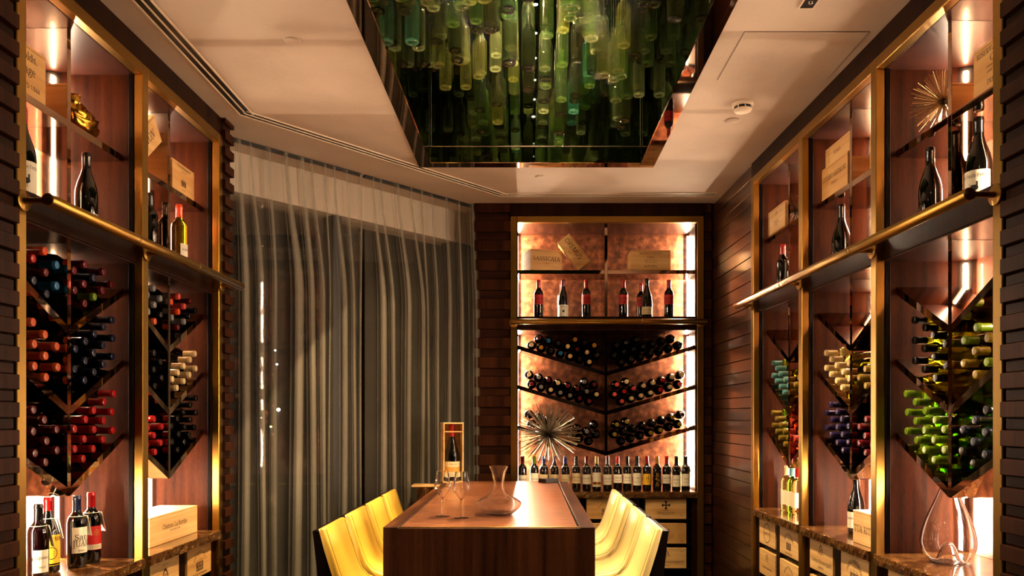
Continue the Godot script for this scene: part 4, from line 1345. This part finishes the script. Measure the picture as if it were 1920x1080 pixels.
# ------------------------------------------------------------------ bottles that stand
func standing(at: Vector3, yaw: float, kind: String, glass_m: String, cap: String, k: float, lab: Dictionary, label: String, tag := false, group := "") -> Node3D:
	var o := thing("wine_bottle", label, "wine bottle", at, Basis(Vector3.UP, yaw), group)
	var sc := Basis.from_scale(Vector3(k, k, k))
	part(o, "body", bottle_mesh(kind), glass_m, Vector3.ZERO, sc)
	if cap != "":
		part(o, "capsule", capsule_mesh(kind), "cap_" + cap, Vector3.ZERO, sc)
	var r: float = ({"burgundy": 0.041, "magnum": 0.053}.get(kind, 0.0375) as float) * k
	if lab.size():
		var half: float = lab.get("half", 1.25)
		var s := fresh(true)
		lathe_into(s, [Vector2(r + 0.0006, lab.y0), Vector2(r + 0.0006, lab.y1)], 18, Transform3D.IDENTITY, PI / 2 - half, PI / 2 + half)
		var p := part(o, "front_label", done(s), lab.paper)
		var t := fresh(true)
		var some := false
		for q in lab.get("text", []):
			text_into(t, q[0], q[2], Transform3D(Basis.IDENTITY, Vector3(0, q[1], 0)), q[3], r + 0.0011, r * half * 1.8)
			some = true
		if lab.has("emblem"):
			var e: Array = lab.emblem
			var t2 := fresh(true)
			emblem_into(t2, e[0], Vector2(0, e[1]), e[2])
			var em := done(t2)
			var arr := em.surface_get_arrays(0)
			var vv: PackedVector3Array = arr[Mesh.ARRAY_VERTEX]
			var ii = arr[Mesh.ARRAY_INDEX]
			var flat := []
			if ii == null:
				flat = Array(vv)
			else:
				for i in ii:
					flat.append(vv[i])
			emit_flat(t, flat, Transform3D.IDENTITY, r + 0.0011)
			some = true
		if some:
			part(p, "lettering", done(t), lab.get("ink", "ink"))
		if lab.has("band"):
			var b: Array = lab.band
			var u := fresh(true)
			lathe_into(u, [Vector2(r + 0.0009, b[1]), Vector2(r + 0.0009, b[2])], 18, Transform3D.IDENTITY, PI / 2 - half * 0.92, PI / 2 + half * 0.92)
			part(p, "print_band", done(u), b[0])
	if tag:
		var th := 0.215 * k
		var loop := fresh(true)
		lathe_into(loop, [Vector2(0.030 * k, th - 0.001), Vector2(0.0306 * k, th), Vector2(0.030 * k, th + 0.001), Vector2(0.0294 * k, th)], 18)
		part(o, "tag_string", done(loop), "paper")
		var card := fresh()
		box_into(card, Vector3(-0.0006, -0.085, -0.016), Vector3(0.0006, 0, 0.016), 0, Transform3D(Basis(Vector3.BACK, 0.20), Vector3(0.030 * k, th, 0.012)))
		part(o, "price_tag", done(card), "paper")
	return o


func upper_things() -> void:
	var ys := Y_SHELF + 0.0003
	var yb := Y_BEAM1 + 0.0003
	# back cabinet, front plane 5.95
	F = Transform3D(Basis.IDENTITY, Vector3(0, 0, -5.95))
	crate(Vector3(0.115, ys, -0.215), Basis(Vector3.UP, 0.32), Vector3(0.262, 0.165, 0.20), "pine_b", [["SASSICAIA", 0.095, 0.032, "serif"], ["BOLGHERI", 0.058, 0.006, "serif"]], [], "wine crate lettered in dark capitals on the left shelf of the back cabinet")
	var roll := -deg_to_rad(52.6)
	var ob := Basis(Vector3.UP, -0.10) * Basis(Vector3.BACK, roll)
	# stands on one edge, leaning against the crate
	var corner := ob * Vector3(0.137, 0, 0)
	var oc := crate(Vector3(0.403, ys + 0.001, -0.18) - corner, ob, Vector3(0.274, 0.118, 0.17), "pine_pale", [["OREMUS", 0.072, 0.036, "sans", -0.02], ["TOKAJ", 0.030, 0.008, "sans", -0.02]], ["ring", 0.028, 0.016, 0.10], "pale wine box leaning tilted against its neighbour in the back cabinet")
	crate(Vector3(0.962, ys, -0.215), Basis(Vector3.UP, 0.0), Vector3(0.312, 0.160, 0.20), "pine", [["RISERVA DUCALE", 0.135, 0.015, "serif"], ["Oro", 0.105, 0.022, "serif"], ["CHIANTI CLASSICO", 0.081, 0.008, "serif"], ["GRAN SELEZIONE", 0.065, 0.008, "serif"], ["RUFFINO", 0.034, 0.017, "serif"]], [], "wine crate with five lines of print on the right shelf of the back cabinet")
	var red := {"y0": 0.105, "y1": 0.18, "paper": "paper_red", "text": [["ANIMA", 0.15, 0.022, "sans"], ["NEGRA", 0.122, 0.014, "sans"]]}
	var white := {"y0": 0.01, "y1": 0.10, "paper": "paper", "text": [["La Vieille Ferme", 0.085, 0.007, "serif"]], "emblem": ["rooster", 0.05, 0.035]}
	for q in [[1010, "leftmost"], [1099, "third"], [1169, "fourth"], [1254, "rightmost"]]:
		standing(Vector3((q[0] - 990.0) * 6.09 / FOCAL, yb, -0.14), 0.0, "bordeaux", "black_glass", "red", 1.0, red, "%s red labelled bottle with red capsule above the back rail" % q[1])
	standing(Vector3((1053 - 990.0) * 6.22 / FOCAL, yb, -0.27), 0.0, "bordeaux", "black_glass", "red", 1.0, red, "red capped bottle half hidden behind the white labelled one, back cabinet left")
	standing(Vector3((1202 - 990.0) * 6.22 / FOCAL, yb, -0.27), 0.0, "bordeaux", "black_glass", "red", 0.98, red, "red capped bottle half hidden behind the sloping dark one, back cabinet right")
	standing(Vector3((1056 - 990.0) * 6.09 / FOCAL, yb, -0.14), 0.0, "burgundy", "black_glass", "wine", 1.02, white, "sloping bottle with cream rooster label above the back rail, left side")
	standing(Vector3((1213 - 990.0) * 6.09 / FOCAL, yb, -0.14), 0.0, "burgundy", "black_glass", "black", 1.05, {"y0": 0.025, "y1": 0.085, "paper": "paper_cream", "text": [["Les Terrasses", 0.062, 0.007, "serif"], ["PRIORAT", 0.04, 0.005, "serif"]]}, "sloping dark bottle with small cream label above the back rail, right side")
	# left cabinets: x is the distance from the camera
	F = left_frame()
	crate(Vector3(2.735, ys, -0.215), Basis.IDENTITY, Vector3(0.255, 0.185, 0.22), "pine_b", [["Penfolds.", 0.145, 0.026, "serif"], ["Grange", 0.092, 0.028, "serif"], ["BINOS ESTD 1844", 0.04, 0.017, "sans"]], [], "wine crate with three lines of lettering on the near upper left shelf")
	var gs := thing("gold_nugget", "crumpled shiny gold vessel lying on the upper left shelf", "ornament", Vector3(3.17, ys, -0.17), Basis(Vector3.UP, 0.3).scaled(Vector3.ONE * 1.4))
	part(gs, "nugget", nugget_mesh(), "gold")
	part(gs, "spout", lathe([Vector2(0.024, 0), Vector2(0.019, 0.022), Vector2(0.026, 0.045), Vector2(0.023, 0.045), Vector2(0.016, 0.022), Vector2(0.02, 0.0)], 18), "gold", Vector3(-0.045, 0.062, 0), Basis(Vector3.BACK, 0.5))
	standing(Vector3(2.75, yb, -0.12), -0.7, "burgundy", "black_glass", "red", 1.1, {"y0": 0.02, "y1": 0.13, "paper": "paper", "text": [["La Vieille Ferme", 0.11, 0.012, "serif"]], "emblem": ["rooster", 0.06, 0.05]}, "sloping bottle with rooster label above the rail, nearest on the left")
	standing(Vector3(3.17, yb, -0.13), -0.5, "burgundy", "black_glass", "black", 1.03, {"y0": 0.01, "y1": 0.055, "paper": "paper", "text": [["Bourgogne", 0.035, 0.010, "serif"]]}, "sloping bottle with low white label above the left rail, right of the mirror")
	var tilt := Basis(Vector3.BACK, 0.72)
	crate(Vector3(3.66, ys + 0.0995, -0.20), tilt, Vector3(0.30, 0.13, 0.19), "pine", [["PALION", 0.065, 0.038, "serif"]], [], "tilted wine crate with big letters on the upper shelf, left bay by the curtain")
	crate(Vector3(3.975, ys, -0.19), Basis.IDENTITY, Vector3(0.25, 0.147, 0.20), "pine_b", [["CLOS MOGADOR", 0.128, 0.013, "serif"], ["PRIORAT 2013", 0.108, 0.006, "serif"], ["VI DE FINCA", 0.018, 0.006, "serif"]], ["chateau", 0.062, 0.05], "square printed wine crate on the upper shelf, left bay by the curtain")
	standing(Vector3(3.97, yb, -0.11), -0.2, "bordeaux", "olive_glass", "orange", 1.04, {"y0": 0.03, "y1": 0.11, "paper": "paper", "half": 0.8, "text": [["BARON", 0.08, 0.01, "serif"]]}, "green bottle with orange capsule above the rail by the curtain")
	standing(Vector3(3.72, yb, -0.14), -0.4, "bordeaux", "black_glass", "black", 1.0, {}, "dark bottle half hidden by the mirror above the rail by the curtain")
	# right cabinets: x is minus the distance
	F = right_frame()
	crate(Vector3(-2.665, ys, -0.20), Basis.IDENTITY, Vector3(0.25, 0.17, 0.20), "pine_b", [["RISERVA DUCALE", 0.14, 0.018, "serif"], ["Oro", 0.11, 0.024, "serif"], ["CHIANTI CLASSICO", 0.083, 0.008, "serif"], ["GRAN SELEZIONE", 0.066, 0.008, "serif"], ["DUCALE", 0.03, 0.017, "serif"]], [], "wine crate with five lines of print on the nearest upper right shelf")
	burst(Vector3(-3.13, ys, -0.185), 0.135, 150, 0.132, "brass_bright", "golden starburst sculpture on the nearest upper right shelf", 5)
	burst(Vector3(-4.40, ys, -0.19), 0.12, 90, 0.118, "burst_steel", "dark starburst sculpture on the farthest upper right shelf", 6)
	standing(Vector3(-3.13, yb, -0.13), 0.4, "burgundy", "black_glass", "black", 1.06, {"y0": 0.0, "y1": 0.055, "paper": "paper", "text": [["Bourgogne", 0.035, 0.010, "serif"]]}, "sloping bottle with low white label above the right rail, nearest bay")
	standing(Vector3(-2.84, yb, -0.15), 0.7, "burgundy", "black_glass", "black", 1.1, {"y0": 0.02, "y1": 0.125, "paper": "paper", "text": [["La Vieille Ferme", 0.105, 0.012, "serif"]], "emblem": ["rooster", 0.06, 0.05]}, "sloping bottle with rooster label above the right rail, nearest bay")
	crate(Vector3(-3.955, ys, -0.19), Basis.IDENTITY, Vector3(0.31, 0.163, 0.20), "pine_b", [["LUCIANO SANDRONE", 0.098, 0.024, "serif"], ["BAROLO", 0.060, 0.013, "serif"]], [], "lower of two stacked crates on the upper shelf of the " + RIGHT_MID)
	crate(Vector3(-3.93, ys + 0.1634, -0.19), Basis.IDENTITY, Vector3(0.29, 0.095, 0.19), "pine", [["SCALA", 0.05, 0.018, "serif"]], [], "upper of two stacked crates on the upper shelf of the " + RIGHT_MID)
	crate(Vector3(-3.51, ys, -0.21), Basis.IDENTITY, Vector3(0.20, 0.17, 0.20), "pine_pale", [["BRUNELLO", 0.09, 0.015, "serif"]], [], "pale crate behind the brass post, upper shelf of the " + RIGHT_MID)
	standing(Vector3(-3.985, yb, -0.14), 0.3, "magnum", "black_glass", "black", 0.88, {"y0": 0.0, "y1": 0.06, "paper": "paper", "text": [["Barolo", 0.035, 0.012, "serif"]]}, "big sloping bottle with white label above the rail, " + RIGHT_MID)
	crate(Vector3(-4.775, ys, -0.18), Basis.IDENTITY, Vector3(0.30, 0.15, 0.20), "pine", [["TASCA", 0.06, 0.020, "serif"], ["D'ALMERITA", 0.04, 0.006, "serif"]], ["crest", 0.11, 0.035], "small crate with a crest on the upper shelf of the " + RIGHT_FAR)
	standing(Vector3(-4.83, yb, -0.14), 0.3, "bordeaux", "black_glass", "red", 1.0, {"y0": 0.01, "y1": 0.05, "paper": "paper"}, "red capped bottle above the rail, " + RIGHT_FAR)
	standing(Vector3(-4.70, yb, -0.16), 0.3, "bordeaux", "black_glass", "gold_foil", 1.0, {"y0": 0.03, "y1": 0.11, "paper": "paper"}, "gold capped bottle above the rail, " + RIGHT_FAR)


func nugget_mesh() -> ArrayMesh:
	var n := FastNoiseLite.new()
	n.seed = 4
	n.frequency = 9.0
	n.fractal_octaves = 3
	var s := fresh(true)
	var rows := 18
	var seg := 28
	var pt := func(i: int, j: int) -> Vector3:
		var a := PI * i / rows
		var b := TAU * (j % seg) / seg
		var d := Vector3(cos(a), sin(a) * cos(b), sin(a) * sin(b))
		var k := 1.0 + 0.32 * n.get_noise_3dv(d)
		var p := Vector3(d.x * 0.085, d.y * 0.045, d.z * 0.05) * k
		return Vector3(p.x, maxf(0.0, p.y + 0.042 + p.x * -0.15), p.z)
	for i in rows:
		for j in seg:
			if i == 0:
				fan(s, [pt.call(0, 0), pt.call(1, j + 1), pt.call(1, j)])
			elif i == rows - 1:
				fan(s, [pt.call(i, j), pt.call(i, j + 1), pt.call(rows, 0)])
			else:
				fan(s, [pt.call(i, j), pt.call(i, j + 1), pt.call(i + 1, j + 1), pt.call(i + 1, j)])
	return done(s)


func counter_things() -> void:
	# seventeen bottles in a row on the stone top of the back cabinet
	F = Transform3D(Basis.IDENTITY, Vector3(0, 0, -5.95))
	var yc := Y_COUNTER + 0.0055
	var row := [
		[980, "dark_red", "paper", 0.045, 0.125, "Pomerol", "grey label and dark red capsule, leftmost"], [1002, "green", "paper", 0.03, 0.14, "Chablis", "white label with gold mark, second from the left"], [1020, "indigo", "paper_cream", 0.03, 0.13, "Graves", "cream label and blue capsule behind the sculpture stem"], [1039.5, "indigo", "paper_cream", 0.03, 0.13, "Margaux", "cream label and blue capsule right of the sculpture stem"],
		[1060, "indigo", "paper_cream", 0.03, 0.13, "Medoc", "cream label and blue capsule, fifth from the left"], [1080.5, "black", "paper_cream", 0.06, 0.14, "Saint Julien", "tall cream label and black capsule beside the table corner"], [1100, "wine", "paper", 0.055, 0.13, "Pauillac", "white label and plum capsule"], [1118.7, "gold_foil", "paper", 0.035, 0.145, "", "white label with gold band and gold capsule"],
		[1139, "dark_red", "paper", 0.05, 0.13, "Merlot", "grey white label and dark red capsule"], [1158, "red", "paper", 0.065, 0.13, "Rioja", "short white label and red capsule"], [1176, "black", "paper", 0.06, 0.135, "Syrah", "white oval label and black capsule"], [1194.5, "black", "paper", 0.045, 0.14, "1981", "tall white label and gold seal below it"],
		[1213, "red", "paper_yellow", 0.05, 0.135, "H", "bright yellow label and red capsule"], [1232, "gold_foil", "", 0.0, 0.0, "", "black glass with gold ornament and gold capsule"], [1250, "red", "paper", 0.06, 0.13, "Gigondas", "pale label and red capsule, third from the right"], [1268, "navy", "paper", 0.035, 0.125, "PINTIA", "white label and navy capsule, second from the right"], [1285.5, "black", "paper", 0.04, 0.135, "Alion", "cream white label and black capsule, rightmost"]]
	for i in row.size():
		var q: Array = row[i]
		var lab := {}
		if q[2] != "":
			lab = {"y0": q[3], "y1": q[4], "paper": q[2]}
			if q[5] != "":
				lab.text = [[q[5], lerpf(q[3], q[4], 0.6), 0.012 if q[5] != "H" else 0.022, "serif"], ["GRAND VIN", lerpf(q[3], q[4], 0.3), 0.006, "serif"]]
			if q[1] == "gold_foil":
				lab.band = ["gold", 0.052, 0.072]
		else:
			lab = {"y0": 0.03, "y1": 0.15, "paper": "black_glass", "text": [["&", 0.125, 0.03, "serif"], ["%", 0.09, 0.03, "serif"], ["&", 0.055, 0.03, "serif"]], "ink": "ink_gold"}
		standing(Vector3((q[0] - 990.0) * 6.04 / FOCAL, yc, -0.09), 0.0, "bordeaux", "black_glass", q[1], 0.90, lab, "standing back counter bottle: " + q[6], i > 1 and i != 13)
	# left counter
	F = left_frame()
	yc = Y_COUNTER - 0.03 + 0.0005
	standing(Vector3(2.74, yc, -0.16), -0.8, "bordeaux", "black_glass", "black", 0.93, {"y0": 0.04, "y1": 0.13, "paper": "paper", "text": [["ARTADI", 0.10, 0.012, "serif"], ["RIOJA", 0.07, 0.009, "serif"]]}, "bottle cut by the frame edge, nearest on the left counter", true)
	standing(Vector3(2.93, yc, -0.175), -0.7, "bordeaux", "red_wine_glass", "black", 0.95, {"y0": 0.03, "y1": 0.115, "paper": "paper", "half": 0.8, "text": [["Ripasso", 0.085, 0.010, "serif"], ["PINOT", 0.05, 0.007, "serif"]]}, "dark red bottle with small white label and long tag on the left counter", true)
	standing(Vector3(3.07, yc, -0.225), -0.75, "burgundy", "black_glass", "red", 1.0, {"y0": 0.03, "y1": 0.15, "paper": "paper_yellow", "text": [["MACHO MAN", 0.135, 0.017, "sans"]], "emblem": ["crest", 0.075, 0.075], "band": ["black_glass", 0.032, 0.038]}, "broad bottle with a yellow label and red wax top on the left counter", true)
	standing(Vector3(3.18, yc, -0.175), -0.55, "bordeaux", "black_glass", "navy", 0.97, {"y0": 0.06, "y1": 0.165, "paper": "paper", "half": 1.0, "text": [["San", 0.125, 0.022, "serif"], ["JUAN", 0.095, 0.024, "serif"], ["BOBAL", 0.07, 0.006, "serif"]]}, "bottle with a tall white label and grey blue capsule on the left counter", true)
	standing(Vector3(3.285, yc, -0.175), -0.5, "bordeaux", "black_glass", "red", 0.98, {"y0": 0.055, "y1": 0.155, "paper": "paper_red", "text": [["TERRAI", 0.068, 0.012, "serif"]], "band": ["paper", 0.057, 0.078], "emblem": ["crest", 0.125, 0.035], "ink": "ink_gold"}, "bottle with a red label and red capsule, rightmost on the near left counter", true)
	crate(Vector3(3.88, yc, -0.19), Basis.IDENTITY, Vector3(0.52, 0.142, 0.20), "pine_pale", [["Chateau La Nerthe", 0.080, 0.022, "serif"], ["CHATEAUNEUF DU PAPE", 0.055, 0.007, "serif"]], [], "long pale wooden crate lying on the left counter by the curtain")
	# right counters
	F = right_frame()
	yc = Y_COUNTER + 0.0005
	var names := ["leftmost clear bottle of white wine on the far right counter", "middle green bottle of white wine on the far right counter", "third bottle of white wine, partly behind the mirror edge, far right counter"]
	for i in 3:
		standing(Vector3([-4.83, -4.74, -4.64][i], yc, -0.165), 0.5, "bordeaux", ["pale_glass", "green_glass", "pale_glass"][i], ["cream", "teal", "red"][i], 0.93, {"y0": 0.04, "y1": 0.13, "paper": "paper", "half": 0.8}, names[i])
	standing(Vector3(-4.50, yc, -0.16), 0.5, "bordeaux", "rose_glass", "red", 0.93, {"y0": 0.04, "y1": 0.12, "paper": "paper", "half": 0.8}, "pink wine bottle with dark red cap on the far right counter")
	standing(Vector3(-3.88, yc, -0.17), 0.5, "burgundy", "black_glass", "black", 1.0, {"y0": 0.03, "y1": 0.11, "paper": "paper", "text": [["Barbera", 0.08, 0.01, "serif"]]}, "dark bottle behind the mirror edge on the middle right counter")
	standing(Vector3(-3.62, yc, -0.21), 0.5, "bordeaux", "black_glass", "indigo", 1.0, {"y0": 0.07, "y1": 0.17, "paper": "paper"}, "bottle with blue capsule and white label on the middle right counter")
	crate(Vector3(-3.52, yc, -0.09), Basis.IDENTITY, Vector3(0.22, 0.15, 0.10), "pine_pale", [["TUA RITA", 0.07, 0.03, "serif"]], [], "pale wooden crate at the front of the middle right counter")
	var d := thing("teardrop_decanter", "large clear teardrop glass decanter on the nearest right counter", "decanter", Vector3(-3.105, yc, -0.19))
	part(d, "glass_body", vessel([Vector2(0, 0.075), Vector2(0.014, 0.070), Vector2(0.028, 0.042), Vector2(0.042, 0.010), Vector2(0.054, 0.0008), Vector2(0.066, 0.004), Vector2(0.086, 0.026), Vector2(0.100, 0.058), Vector2(0.1035, 0.085), Vector2(0.099, 0.12), Vector2(0.086, 0.165), Vector2(0.066, 0.215), Vector2(0.046, 0.262), Vector2(0.030, 0.305), Vector2(0.024, 0.328)], 0.0045, 0.008), "clear_glass")
